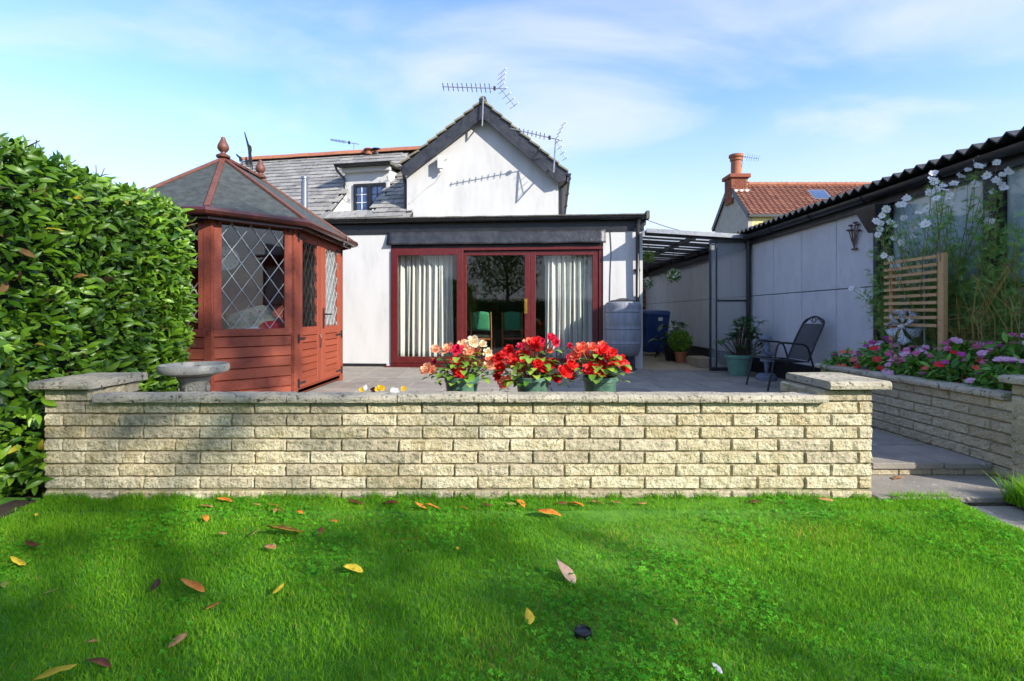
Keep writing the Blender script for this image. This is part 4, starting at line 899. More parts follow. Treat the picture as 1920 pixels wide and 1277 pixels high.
for k in range(900):                                        # the lower shoots spilling past the wall end
    y = random.uniform(1.6, 2.86); z = random.uniform(.12, .95); addleaf(np.array([-2.80+random.uniform(-.05, .16)*(1 if y < 2.85 else .3), y, z]), np.array([1, -.2, .1]))
for k in range(60): addleaf(np.array([-2.66+jit(.06), 2.83+jit(.02), random.uniform(.1, .62)]), np.array([.7, -.8, .0]))
for k in range(18):                                         # straggling shoots on top
    t = random.uniform(.3, .97); p, n_ = hsurf(t, random.uniform(.38, .6)); 
    for q in range(3): addleaf(p+np.array([jit(.04), jit(.04), random.uniform(.02, .10)]), np.array([jit(.5), jit(.5), 1.]))
pos = np.array(pos); dr_ = np.array(dr_); nr_ = np.array(nr_); L_ = rng.uniform(.045, .108, len(pos)); val = np.clip(rng.normal(.40, .3, len(pos)), 0, 1.15)
Mx = frames(pos, dr_, nr_, L_)
wp = pos+GHO; score = L_/np.linalg.norm(wp-np.array([0, 0, E]), axis=1)+((wp[:, 0]/np.maximum(.1, wp[:, 1]) > -1.0) & (wp[:, 0] > -3.0))*1.0
near = np.argsort(-score)[:300]; mask = np.ones(len(pos), bool); mask[near] = False
lmb = MB(); lmb.add(LV, LF); lme = [lmb.mesh('leaf', M_laurelo, True)]
for sd_ in range(2):
    v2, f2 = leafshape(1, .36+.1*sd_, .3, .5-.5*sd_, 4); lme.append(MB().add(v2, f2).mesh('leaf', M_laurelo, True))
M_yl = mat('yellowed_leaf', '#a8a02c', '#c9b23c', .45, 12, .3, 40, transl=.2); M_bl = mat('browned_leaf', '#6a4420', '#8f6a34', .7, 14, .5, 50, c='#3f2a18', cscale=40); M_nl = mat('new_shoot_leaf', '#7fa82c', '#a6c84a', .4, 6, transl=.3)
alt = [MB().add(*leafshape(1, .36+.06*k, .4, .6, 4)).mesh('leaf', m_, True) for k, m_ in enumerate((M_yl, M_bl, M_nl))]
for i in near:
    q_ = random.random(); o = inst('leaf', alt[0] if q_ < .03 else alt[1] if q_ < .055 else alt[2] if q_ < .16 else lme[i % 3], hedge); m = Matrix.Identity(4)
    for r in range(3):
        for c in range(4): m[r][c] = Mx[i, r, c]
    o.matrix_local = m
batch('foliage', LV, LF, Mx[mask], M_laurel, hedge, val[mask])['kind'] = 'stuff'
tw = MB()
for k in range(160):
    t = random.uniform(.35, .99); p, n_ = hsurf(t, random.uniform(.02, .6)); n_ = n_/np.linalg.norm(n_); a = p-n_*.2-GHO; b = p+n_*random.uniform(-.02, .05)+np.array([jit(.08), jit(.08), random.uniform(.0, .12)])-GHO; tw.tube([a, (a+b)/2+np.array([jit(.02), jit(.02), .02]), b], .006, 5, r2=.003)
tw.build('twig', mat('hedge_twig', '#5a4a2c', '#77663c', .9), hedge)['kind'] = 'stuff'
# ------------------------------------------------------------------ trees and hedge behind the viewer (unseen shade trees are placed to shadow the lawn; the rest show in the glass)
def tree(name, base, h, crown, n, label, lr=.16, seed=1, tr=.14, m=None, shade_lobe=None):
    r = np.random.default_rng(seed); t = empty(name, base, 0, label, 'tree', 'trees behind the lawn')
    tk = MB(); tk.tube([(0, 0, -.1), (.05, .03, h*.25), (-.04, .06, h*.5), (.02, 0, h*.8)], tr, 9, r2=tr*.35)
    for k in range(9):
        a = k*2.4; z = h*(.28+.06*k); e = np.array([math.cos(a), math.sin(a), .7])*crown[0]*.75; tk.tube([(0, 0, z), tuple(e*.5+np.array([0, 0, z])), tuple(e+np.array([0, 0, z]))], tr*.4, 6, r2=.015)
    tk.build('trunk', mat('bark', '#4a3d30', '#5f5142', .95, 10, 1.5, 40), t, smooth=True)
    nc = 46; cen = r.normal(size=(nc, 3)); cen /= np.linalg.norm(cen, axis=1, keepdims=True); cen *= r.uniform(.35, 1, (nc, 1))**.6*np.array(crown)*np.array([1, 1, 1]); cen[:, 2] += h*.62
    idx = r.integers(0, nc, n); p = cen[idx]+r.normal(size=(n, 3))*np.array(crown)*.15
    if shade_lobe:
        q = r.normal(size=(shade_lobe[3], 3)); q = q/np.linalg.norm(q, axis=1, keepdims=True)*r.random((shade_lobe[3], 1))**.5*shade_lobe[2]*np.array([1, 1, 1.9]); p = np.concatenate([p, q+np.array([shade_lobe[0].x, shade_lobe[0].y, shade_lobe[1]])]); n = len(p)
        MB().tube([(0, 0, h*.6), (shade_lobe[0].x*.6, shade_lobe[0].y*.6, shade_lobe[1]-1.2), (shade_lobe[0].x, shade_lobe[0].y, shade_lobe[1])], tr*.3, 6, r2=.02).build('branch', MATS['bark'], t, smooth=True)
    d = r.normal(size=(n, 3)); f = r.normal(size=(n, 3))+np.array([0, 0, 1.0])
    batch('crown', *leafshape(1, .5, .2, .3, 2), frames(p, d, f, r.uniform(.7, 1.2, n)*lr), m or M_leaft, t, np.clip(r.normal(.5, .25, n), 0, 1))['kind'] = 'stuff'
M_leaft = mat('tree_leaf', '#2f5a12', '#7f8f2a', .5, 3, attr='rnd', objvar=.8, transl=.35)
pv = Vector((math.cos(SUN_AZ), math.sin(SUN_AZ), 0)); hv = Vector((math.sin(SUN_AZ), -math.cos(SUN_AZ), 0))   # across and towards the sun
def sunpos(s, d): q = pv*s+hv*d; return (q.x, q.y, 0)
tree('shade_tree', sunpos(.25, 14.5), 13.0, (2.0, 2.0, 4.4), 5600, 'unseen leafy tree behind the viewer shading the lawn, nearest the outbuilding', seed=3, lr=.19, tr=.13, shade_lobe=(pv*2.35, 11.3, .62, 700))  # high leaf clump added to the crown to shade the summerhouse's slanting face
tree('shade_tree', sunpos(-4.1, 13.5), 12.0, (2.2, 2.2, 4.2), 4600, 'unseen leafy tree behind the viewer shading the lawn, left of the nearest one', seed=5, lr=.19, tr=.13)
tree('plum_tree', (-3.6, -11.5, 0), 7.5, (2.6, 2.4, 2.8), 5000, 'tall tree reflected on the left of the middle door pane', seed=8, lr=.2)
tree('plum_tree', (2.2, -13.0, 0), 7.2, (2.4, 2.4, 2.6), 4600, 'tall tree reflected on the right of the middle door pane', seed=9, lr=.2)
bh = empty('boundary_hedge', (-1, -9.0, 0), 0, 'clipped boundary hedge reflected in the patio doors', 'hedge')
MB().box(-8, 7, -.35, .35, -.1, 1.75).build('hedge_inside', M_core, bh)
n = 9000; p = np.stack([rng.uniform(-8, 7, n), rng.choice([-.38, .40], n, p=[.1, .9])+rng.normal(0, .05, n), rng.uniform(0, 1.85, n)], 1); tp = rng.random(n) < .18; p[tp, 2] = 1.8+rng.normal(0, .05, tp.sum()); p[tp, 1] = rng.uniform(-.4, .4, tp.sum())
batch('foliage', LV, LF, frames(p, rng.normal(size=(n, 3)), np.array([[0, .8, .6]])+rng.normal(size=(n, 3))*.4, rng.uniform(.09, .14, n)), M_laurel, bh, np.clip(rng.normal(.45, .25, n), 0, 1))['kind'] = 'stuff'
# ------------------------------------------------------------------ grass
def lawn_z(x, y): return .006
def grass(name, n, xr, yr, hr, wr_, seed, keep=None):
    r = np.random.default_rng(seed); x = r.uniform(*xr, n); y = r.uniform(*yr, n)
    ok = np.ones(n, bool) if keep is None else keep(x, y); x, y = x[ok], y[ok]; n = len(x)
    def nz(s, o): 
        a = np.sin(x*s*1.7+o)*np.cos(y*s*1.3+o*2)+np.sin(x*s*.9-y*s*1.9+o*3)*.7+np.sin(x*s*3.1+y*s*2.3+o)*.4; return a/2.1
    patch = nz(2.2, 1.0); fine = nz(7, 2.)
    hgt = r.uniform(*hr, n)*(1+.22*fine+.12*patch); wd = r.uniform(*wr_, n); a = r.uniform(0, 2*np.pi, n); lean = r.uniform(.1, .85, n)*hgt; la = r.uniform(0, 2*np.pi, n)
    z0 = .004+np.zeros(n)+.012*(y > 2.7)
    dx, dy = np.cos(a)*wd/2, np.sin(a)*wd/2; lx, ly = np.cos(la)*lean, np.sin(la)*lean
    V = np.empty((n, 5, 3)); V[:, 0] = np.stack([x-dx, y-dy, z0], 1); V[:, 1] = np.stack([x+dx, y+dy, z0], 1)
    V[:, 2] = np.stack([x+lx*.4+dx*.8, y+ly*.4+dy*.8, z0+hgt*.6], 1); V[:, 3] = np.stack([x+lx*.4-dx*.8, y+ly*.4-dy*.8, z0+hgt*.6], 1); V[:, 4] = np.stack([x+lx, y+ly, z0+hgt], 1)
    me = bpy.data.meshes.new(name); me.vertices.add(n*5); me.vertices.foreach_set('co', V.reshape(-1).astype(np.float32))
    b = np.arange(n)[:, None]*5; lp = np.concatenate([b+np.array([[0, 1, 2, 3]]), b+np.array([[3, 2, 4]])], 1).reshape(-1); tot = np.tile([4, 3], n); st = np.concatenate([[0], np.cumsum(tot)[:-1]])
    me.loops.add(len(lp)); me.loops.foreach_set('vertex_index', lp.astype(np.int32)); me.polygons.add(2*n); me.polygons.foreach_set('loop_start', st.astype(np.int32)); me.polygons.foreach_set('loop_total', tot.astype(np.int32))
    val = np.clip(.42+.20*patch+.14*fine+r.normal(0, .17, n)+(r.random(n) < .04)*.5, 0, 1.2); at = me.attributes.new('rnd', 'FLOAT', 'POINT'); at.data.foreach_set('value', np.repeat(val, 5).astype(np.float32))
    me.update(calc_edges=True); me.materials.append(M_grass); return inst(name, me)
inlawn = lambda x, y: (x < 2.47+.03*np.sin(y*9)+.02*np.sin(y*31)) & (x > -2.72+.10*np.sin(y*5)) & ~((np.hypot(x-P(1093, 1196, 1.67).x, y-1.67) < .032))
tag(grass('grass', 235000, (-3.1, 2.55), (1.25, 2.895), (.010, .028), (.0020, .0036), 1, inlawn), 'short mown grass covering the lawn', kind='stuff')
tag(grass('grass', 60000, (-2.8, 2.5), (-1.5, 1.25), (.03, .055), (.004, .007), 2, inlawn), 'mown grass nearest the viewer', kind='stuff')
tag(grass('grass', 5000, (-2.62, 2.45), (2.855, 2.885), (.02, .06), (.002, .004), 4, lambda x, y: np.sin(x*9)+np.sin(x*23+1)+.3 > 0), 'longer grass along the foot of the stone wall', kind='stuff')
tag(grass('grass', 9000, (2.74, 3.5), (2.45, 2.86), (.06, .17), (.003, .006), 5), 'tufted longer grass at the right edge beyond the path', kind='stuff')
M_grass_live = M_grass; M_grass = mat('dry_grass', '#9c8a3c', '#c2b25e', .8, 2, spec=.1, attr='rnd', objvar=.8, transl=.3)
DRY = [(P(1085, 1170, 1.74), .11), (P(1520, 1000, 2.47), .16), (P(1330, 1010, 2.41), .12), (P(760, 1010, 2.4), .1), (P(950, 1230, 1.58), .10), (P(1180, 1020, 2.36), .14)]
drk = np.random.default_rng(77)
def drykeep(x, y):
    w = np.zeros(len(x))+.05
    for q, r_ in DRY: w += .75*np.exp(-((x-q.x)**2+((y-q.y)*1.3)**2)/(2*r_*r_))
    return inlawn(x, y) & (drk.random(len(x)) < w*.9)
tag(grass('dry_grass', 90000, (-2.7, 2.45), (1.25, 2.88), (.008, .026), (.0016, .003), 9, drykeep), 'straw-coloured dry blades in worn patches of the lawn', kind='stuff'); M_grass = M_grass_live
n = 26000; x = rng.uniform(-2.7, 2.4, n); y = rng.uniform(1.25, 2.88, n); pa = np.sin(x*2.1+.5)*np.cos(y*3.1+1)+.7*np.sin(x*4.3-y*3.7)+.5*np.sin(x*9+y*7); ok = (pa+rng.normal(0, .45, n) > .55) & (np.hypot(x-P(1093, 1196, 1.67).x, y-1.67) > .05)
x, y = x[ok], y[ok]; n = len(x); cv = []; cf = []
for k in range(3):
    a = k*2.094; ca, sa = math.cos(a), math.sin(a); b0 = len(cv)
    for u, v in ((.05, 0), (.45, -.42), (.95, -.3), (1, 0), (.95, .3), (.45, .42)): cv.append((u*ca-v*sa, u*sa+v*ca, .1*abs(v)+.1*u))
    cf.append(tuple(range(b0, b0+6)))
tl = rng.normal(size=(n, 3))*.35+np.array([0, -.15, 1]); dd = rng.normal(size=(n, 3))*np.array([1, 1, .1])
o = batch('clover', cv, cf, frames(np.stack([x, y, rng.uniform(.02, .045, n)], 1), dd, tl, rng.uniform(.006, .0115, n)), M_clover, None, rng.random(n)); tag(o, 'clover leaves mixed through the lawn', kind='stuff')
dc = empty('drain_cap', (P(1093, 1196, 1.67).x, 1.67, -.004), 0, 'round black plastic pipe cap sunk in the lawn', 'drain cap')
MB().lathe([(.029, 0), (.029, .03), (.025, .033), (.022, .026), (.0, .022)], 20, cap=False).build('cap', M_plas, dc, smooth=True)
# ------------------------------------------------------------------ fallen leaves
LC = {'orange': ('#cf6c1c', '#ea9a3a'), 'brown': ('#5b2f17', '#7d4a26'), 'purple': ('#3b211d', '#54322b'), 'yellow': ('#d3ae16', '#e6cf3c'), 'tan': ('#a9713c', '#c99a62'), 'pale': ('#c79a80', '#dcc09c'), 'white': ('#cfcdc6', '#e4e2da'), 'twotone': ('#7a3d1a', '#b0a52a'), 'olive': ('#7d8a35', '#98a04a')}
WHERE = {'wall': 'against the foot of the stone wall', 'lawn': 'on the lawn'}
def fallen(px, py, L, c, rot, label=None, grp=None, curl=.12, wid=.5, zz=.036, py0=None):
    Y = (E-zz)*F/(py-HY); s = L/F*Y*1.05; r = random.Random(px); v, f = leafshape(1, wid*r.uniform(.85, 1.15), r.uniform(.15, .55), r.uniform(-.45, .2), 6)
    v = [(a+.08*math.sin(b*3), b-.5, q+.05+.06*noise.noise((a*4+px, b*4, 1))) for a, b, q in v]
    a, b = LC[c]; o = MB().add(v, f).build('fallen_leaf', mat('fallen_'+c, a, b, .6, 30, .6, 90, transl=.15), None, True); o.modifiers.new('t', 'SOLIDIFY').thickness = .004
    o.location = (X_(px, Y), Y, zz); o.scale = (s, s, s); o.rotation_euler = (jit(.22)+.15, jit(.22), rot); tag(o, label or f'{c} fallen leaf lying on the lawn', 'leaf', grp or 'fallen leaves'); return o
FL = [(57, 1026, 36, 'brown', 1.2, 'dark brown curled leaf on the lawn near the hedge'), (30, 1058, 36, 'yellow', 1.4, 'bright yellow leaf on the lawn at the left edge'), (5, 1098, 24, 'olive', 1.0, 'dull olive leaf on the lawn at the far left edge'),
 (292, 1100, 28, 'purple', .2, 'dark purple-brown leaf standing on edge in the lawn'), (358, 1103, 50, 'orange', 1.5, 'orange leaf on the lawn just right of the dark purple-brown leaf'), (398, 1138, 24, 'orange', -.5, 'small orange leaf below the large orange one on the left lawn'),
 (333, 1200, 36, 'tan', -.3, 'curled tan leaf low on the left lawn'), (170, 1206, 22, 'tan', 1.9, 'small tan leaf above the brown one at lower left'), (182, 1245, 48, 'brown', 1.6, 'long brown leaf low on the left lawn'), (103, 1264, 60, 'yellow', -1.0, 'long yellow leaf at the bottom left edge of the lawn'),
 (533, 1001, 66, 'twotone', 1.7, 'large brown leaf with a yellow-green half on the lawn'), (506, 1029, 30, 'tan', 1.1, 'tan leaf just below the large two-coloured leaf'), (599, 997, 22, 'brown', .1, 'small brown leaf right of the large two-coloured leaf'), (661, 1071, 36, 'yellow', 1.6, 'yellow leaf on the middle left lawn'),
 (523, 1106, 24, 'yellow', -.6, 'small yellow leaf on the lawn left of the middle'), (97, 1110, 22, 'olive', -.7, 'small olive-yellow leaf on the left lawn'), (1057, 1079, 56, 'pale', .6, 'large pale pinkish leaf with dark spots in mid lawn'), (990, 1159, 36, 'yellow', .15, 'yellow leaf upright in mid lawn near the pipe cap'),
 (1265, 1166, 16, 'tan', .3, 'tiny tan leaf on the lawn right of the pipe cap'), (1344, 1255, 22, 'white', .5, 'small whitish leaf low on the right lawn'), (1028, 965, 44, 'orange', 1.5, 'long bright orange leaf on the lawn just off the wall'), (384, 972, 20, 'orange', .9, 'small orange leaf on the lawn left of the birdbath'), (416, 1001, 20, 'tan', 1.3, 'pale tan leaf on the left lawn'), (857, 1029, 12, 'yellow', .4, 'tiny yellow speck of leaf in mid lawn'), (477, 1001, 24, 'olive', -1.0, 'thin olive leaf left of the large two-coloured leaf'), (67, 965, 14, 'yellow', .7, 'tiny yellow leaf by the soil border'), (421, 955, 0, 'tan', 0, ''), (1682, 905, 0, 'tan', 0, '')]
for q in FL:
    if q[2]: fallen(*q[:5], q[5])
ORD = ['first', 'second', 'third', 'fourth', 'fifth', 'sixth', 'seventh', 'eighth', 'ninth', 'tenth']; NTH = {}
for px, py, L, c, rot in sorted(((386, 951, 24, 'tan', 2.0), (420, 941, 32, 'orange', 1.4), (511, 948, 20, 'orange', 1.9), (516, 958, 18, 'tan', .2), (524, 957, 16, 'brown', .9), (562, 962, 15, 'orange', 1.2), (625, 978, 18, 'orange', 1.0), (481, 947, 14, 'tan', 1.5), (665, 944, 32, 'brown', 1.3), (732, 946, 30, 'brown', 1.6), (787, 951, 25, 'orange', 1.3), (811, 952, 28, 'orange', 1.8), (870, 953, 14, 'orange', 1.5), (912, 949, 18, 'brown', 1.5), (957, 948, 22, 'olive', 1.3), (975, 945, 26, 'orange', .6), (1053, 945, 18, 'brown', 1.4), (1080, 947, 28, 'orange', 1.2), (1119, 943, 24, 'tan', 1.5), (1156, 944, 20, 'tan', 1.3), (1203, 946, 20, 'tan', 1.9), (1417, 943, 22, 'brown', 1.5), (1548, 940, 26, 'tan', 1.5), (1465, 944, 14, 'brown', 1.2))):
    NTH[c] = NTH.get(c, 0)+1
    fallen(px, py, L, c, rot, f'{ORD[NTH[c]-1]} {c} leaf from the left along the foot of the stone wall', 'leaves along the foot of the wall')
fallen(1685, 898, 24, 'tan', 1.8, 'tan leaf lying on the pale step slab', zz=LZ+.004)
# ------------------------------------------------------------------ birdbath, water butt, statue, chair
bb = empty('birdbath', (-2.345, 3.78, PZ), 0, 'weathered stone birdbath bowl on a pedestal behind the wall', 'birdbath')
MB().lathe([(.0, .52), (.16, .523), (.195, .545), (.208, .572), (.222, .576), (.231, .562), (.231, .535), (.222, .518), (.15, .495), (.09, .485), (.0, .485)], 36, cap=False).build('bowl', M_stone, bb, smooth=True)
MB().lathe([(.17, 0), (.17, .05), (.13, .07), (.1, .12), (.082, .24), (.078, .34), (.09, .43), (.115, .484)], 28).build('pedestal', M_stone, bb, smooth=True)
for a in range(4):
    th = R(-75+90*a); o = MB().lathe([(.034, 0), (.036, .008), (.026, .014), (.02, .008), (.012, .016), (.0, .018)], 14, cap=False).build('rosette', M_stone, bb, smooth=True); o.location = (.085*math.cos(th), .085*math.sin(th), .40); o.rotation_euler = (0, R(90), th)
wbx = P(1168, 668, 8.75); wt = empty('water_butt', (wbx.x, 8.75, PZ), 0, 'grey ribbed plastic water butt on a dark stand below the downpipe', 'water butt'); zb_ = wbx.z-PZ; zt3 = P(1168, 566, 8.75).z-PZ; Hb = zt3-zb_
r0 = 33.5/F*8.75
prof = [(r0*.62, 0), (r0*.82, Hb*.03), (r0*.93, Hb*.1), (r0*.985, Hb*.19)]
for t in (.23, .50, .81): prof += [(r0, Hb*(t-.02)), (r0*.985, Hb*(t-.012)), (r0*.985, Hb*(t-.004)), (r0*1.015, Hb*(t+.004)), (r0*1.015, Hb*(t+.014)), (r0, Hb*(t+.02)), (r0*1.0, Hb*(t+.08))]
prof += [(r0*.985, Hb*.93), (r0*.95, Hb*.97), (r0*.86, Hb*.995), (r0*.8, Hb)]
MB().lathe(prof, 40, (0, 0, zb_)).build('barrel', M_butt, wt, smooth=True)
MB().lathe([(r0*.72, 0), (r0*.74, .015), (r0*.6, .03), (r0*.5, .03), (r0*.2, .06), (0, .065)], 28, (0, 0, zt3), cap=False).build('lid', M_dark, wt, smooth=True)
MB().lathe([(r0*.78, 0), (r0*.78, .02), (r0*.68, .03), (r0*.68, zb_)], 8).build('stand', mat('dark_grey_plastic', '#33363d', '#41444c', .5, 6), wt)
MB().tube([(-.0+.06, -r0*.7, zb_+.04), (.06, -r0*.75, zb_-.02), (.06, -r0*.75, .02)], .018, 7).build('tap_hose', M_dark, wt)
# statue: child figure with hat on a round base
sp = P(1437, 713, 7.34); stt = empty('garden_statue', (sp.x, 7.34, PZ), R(60), 'blue-grey stone statue of a small child with folded arms, behind the chair', 'statue')
MB().lathe([(.135, 0), (.14, .02), (.135, .06), (.12, .07), (.12, .085), (.09, .1)], 24).build('base', M_statue, stt, smooth=True)
sk = bpy.data.meshes.new('figure')
vs = [(0, 0, .33), (0, 0, .40), (0, .0, .47), (0, 0, .505), (0, -.01, .56), (.035, 0, .29), (.038, -.005, .20), (.036, 0, .12), (.038, -.03, .105), (-.035, 0, .29), (-.038, -.005, .20), (-.036, 0, .12), (-.038, -.03, .105), (.065, 0, .465), (.085, -.01, .40), (.05, -.07, .375), (.0, -.085, .39), (-.065, 0, .465), (-.085, -.01, .40), (-.05, -.075, .37), (-.01, -.09, .375)]
es = [(0, 1), (1, 2), (2, 3), (3, 4), (0, 5), (5, 6), (6, 7), (7, 8), (0, 9), (9, 10), (10, 11), (11, 12), (2, 13), (13, 14), (14, 15), (15, 16), (2, 17), (17, 18), (18, 19), (19, 20)]
rd = [.06, .062, .05, .028, .058, .045, .033, .025, .022, .045, .033, .025, .022, .028, .024, .02, .018, .028, .024, .02, .018]
sk.from_pydata(vs, es, []); so2 = inst('figure', sk, stt); sk.materials.append(M_statue); so2.modifiers.new('skin', 'SKIN')
for i, v in enumerate(sk.skin_vertices[0].data): v.radius = (rd[i], rd[i]); v.use_root = (i == 0)
ss = so2.modifiers.new('sub', 'SUBSURF'); ss.levels = 2; ss.render_levels = 2; so2.modifiers['skin'].use_smooth_shade = True
MB().lathe([(.098, .585), (.1, .595), (.07, .6), (.064, .63), (.045, .648), (0, .652)], 20, cap=False).build('hat', M_statue, stt, smooth=True)
MB().lathe([(.072, .29), (.085, .27), (.078, .33), (.06, .36)], 18, cap=False).build('tunic', M_statue, stt, smooth=True)
# metal garden chair facing left
chx = empty('garden_chair', (3.17, 6.575, PZ), 0, 'black metal mesh garden chair with curved arms by the outbuilding wall', 'chair'); M_mesh = mat('black_mesh', '#1f2022', '#2b2c2f', .6, 40)
def arc(pts, n=5):
    """rounds the corners of a polyline"""
    out = [Vector(pts[0])]
    for a, b, c in zip(pts[:-2], pts[1:-1], pts[2:]):
        a, b, c = Vector(a), Vector(b), Vector(c); k = min(.07, (a-b).length*.45, (c-b).length*.45); p = b+(a-b).normalized()*k; q = b+(c-b).normalized()*k
        for i in range(n+1): t = i/n; out.append(p*(1-t)**2+b*2*t*(1-t)+q*t*t)
    return out+[Vector(pts[-1])]
hw = .275
for s in (-1, 1):
    y = s*hw
    MB().tube(arc([(-.03, y*1.04, 0), (.06, y, .40), (.1, y*1.02, .60), (.46, y*1.02, .57), (.52, y, .36), (.62, y*1.05, 0)]), .0125, 8).build('leg_frame', M_dark, chx, smooth=True)
MB().tube(arc([(.5, -hw*.86, .36), (.60, -hw*.86, .62), (.715, -hw*.82, .86), (.725, 0, .925), (.715, hw*.82, .86), (.60, hw*.86, .62), (.5, hw*.86, .36)]), .0125, 8).build('back_frame', M_dark, chx, smooth=True)
MB().tube(arc([(.05, -hw*.95, .385), (.5, -hw*.9, .355)]), .01, 6).build('seat_rail', M_dark, chx); MB().tube(arc([(.05, hw*.95, .385), (.5, hw*.9, .355)]), .01, 6).build('seat_rail', M_dark, chx); MB().tube([(.05, -hw*.95, .385), (.04, 0, .38), (.05, hw*.95, .385)], .0115, 6).build('seat_rail', M_dark, chx)
def meshsheet(name, f, nu, nv):
    """woven sheet: crossing wires"""
    mb = MB()
    for i in range(nu+1): mb.tube([f(i/nu, j/6) for j in range(7)], .0022, 4)
    for j in range(nv+1): mb.tube([f(i/6, j/nv) for i in range(7)], .0022, 4)
    o = mb.build(name, M_mesh, chx); o['kind'] = 'stuff'; return o
meshsheet('seat_mesh', lambda a, b: (.05+.45*a, -hw*.9+2*hw*.9*b, .385-.03*a-.02*math.sin(math.pi*a)), 40, 46)
meshsheet('back_mesh', lambda a, b: (.5+.2*a, -hw*.84+2*hw*.84*b, .37+.45*a), 44, 42)
sc_ = MB()
for s in (-1, 1): sc_.tube([(.70, s*(.02+.18*t), .84+.05*math.sin(math.pi*t)) for t in np.linspace(0, 1, 8)], .005, 5); sc_.tube([(.705, s*(.19-.1*t), .83+.06*t) for t in np.linspace(0, 1, 6)], .005, 5)
sc_.tube([(.71, .035*math.cos(a), .872+.03*math.sin(a)) for a in np.linspace(0, 6.28, 12)], .006, 5); sc_.build('scrollwork', M_dark, chx)
# ------------------------------------------------------------------ pots with plants
PV, PF = leafshape(1, .72, .25, .45, 4, .2)
PM = [MB().add(*leafshape(1, w, .25, c, 4, .3)).mesh('leaf', M_leafg, True) for w, c in ((.72, .5), (.6, .3), (.8, .7))]
def petal(cup, w):
    v = []; f = []
    for i in range(4):
        t = i/3; ww = w*math.sin(math.pi*(.12+.72*t))**.8; y = .08+.92*t*math.cos(cup*t); z = t*math.sin(cup*t)
        v += [(-ww/2, y, z+.10*ww), (0, y, z), (ww/2, y, z+.10*ww)]
    for i in range(3): k = i*3; f += [(k, k+1, k+4, k+3), (k+1, k+2, k+5, k+4)]
    return v, f
def bloom_mesh(m, seed, rings=((6, .35, 1.0, .75), (6, .75, .82, .62), (5, 1.15, .6, .5), (4, 1.45, .38, .4))):
    r = random.Random(seed); mb = MB()
    for n, cup, s, w in rings:
        o = r.uniform(0, 6)
        for k in range(n):
            v, f = petal(cup+r.uniform(-.2, .2), w*r.uniform(.85, 1.15)); a = o+2*math.pi*k/n+r.uniform(-.15, .15); ca, sa = math.cos(a), math.sin(a); ss_ = s*r.uniform(.88, 1.1)
            mb.add([(x*ss_*ca-y*ss_*sa, x*ss_*sa+y*ss_*ca, z*ss_+(.03*(4-n) if n < 5 else 0)) for x, y, z in v], f)
    return mb.mesh('flower', m, True)
def fm(name, a, b): return mat(name, a, b, .55, 30, .3, 60, transl=.3)
FC = {'red': fm('petal_red', '#d0131a', '#ee3430'), 'crimson': fm('petal_crimson', '#c01036', '#dc2a50'), 'coral': fm('petal_coral', '#ea5f40', '#f78a68'), 'peach': fm('petal_peach', '#ee9a70', '#f8c49c'), 'cream': fm('petal_cream', '#e8cfa8', '#f4e6c8'), 'pink': fm('petal_pink', '#c83f78', '#e07aa4'), 'magenta': fm('petal_magenta', '#a8287c', '#c650a0'), 'white': fm('petal_white', '#e8e8e6', '#f2f2f0'), 'palepink': fm('petal_pale', '#d894b8', '#ecc4d8'), 'yellow': fm('petal_yellow', '#d8a80c', '#ecc81e'), 'maroon': fm('petal_maroon', '#3a0a18', '#5a1020')}
BM = {c: [bloom_mesh(FC[c], i*7+len(c)) for i in range(3)] for c in ('red', 'crimson', 'coral', 'peach', 'cream')}
pbn = empty('plant_bench', (.1, 3.13, PZ), 0, 'low wooden plank bench behind the wall carrying the flower pots', 'bench')
for k in range(2): MB().box(-1.15, .75, -.11+k*.115, -.005+k*.115, .375, .40).build('plank', M_wood, pbn, bevel=.004)
for x in (-1.05, .65): 
    for y in (-.08, .08): MB().box(x-.025, x+.025, y-.025, y+.025, 0, .375).build('leg', M_wood, pbn)
def bowlpot(t, r, h, m):
    MB().lathe([(r*.7, 0), (r*.74, .004), (r*.9, h*.45), (r*.96, h*.8), (r*.97, h*.82), (r*1.02, h*.83), (r*1.03, h*.98), (r*1.0, h), (r*.93, h*.99), (r*.92, h*.8), (0, h*.78)], 32, cap=False).build('pot', m, t, smooth=True)
    MB().lathe([(0, h*.84), (r*.92, h*.82)], 20, cap=False).build('soil', M_soil, t)
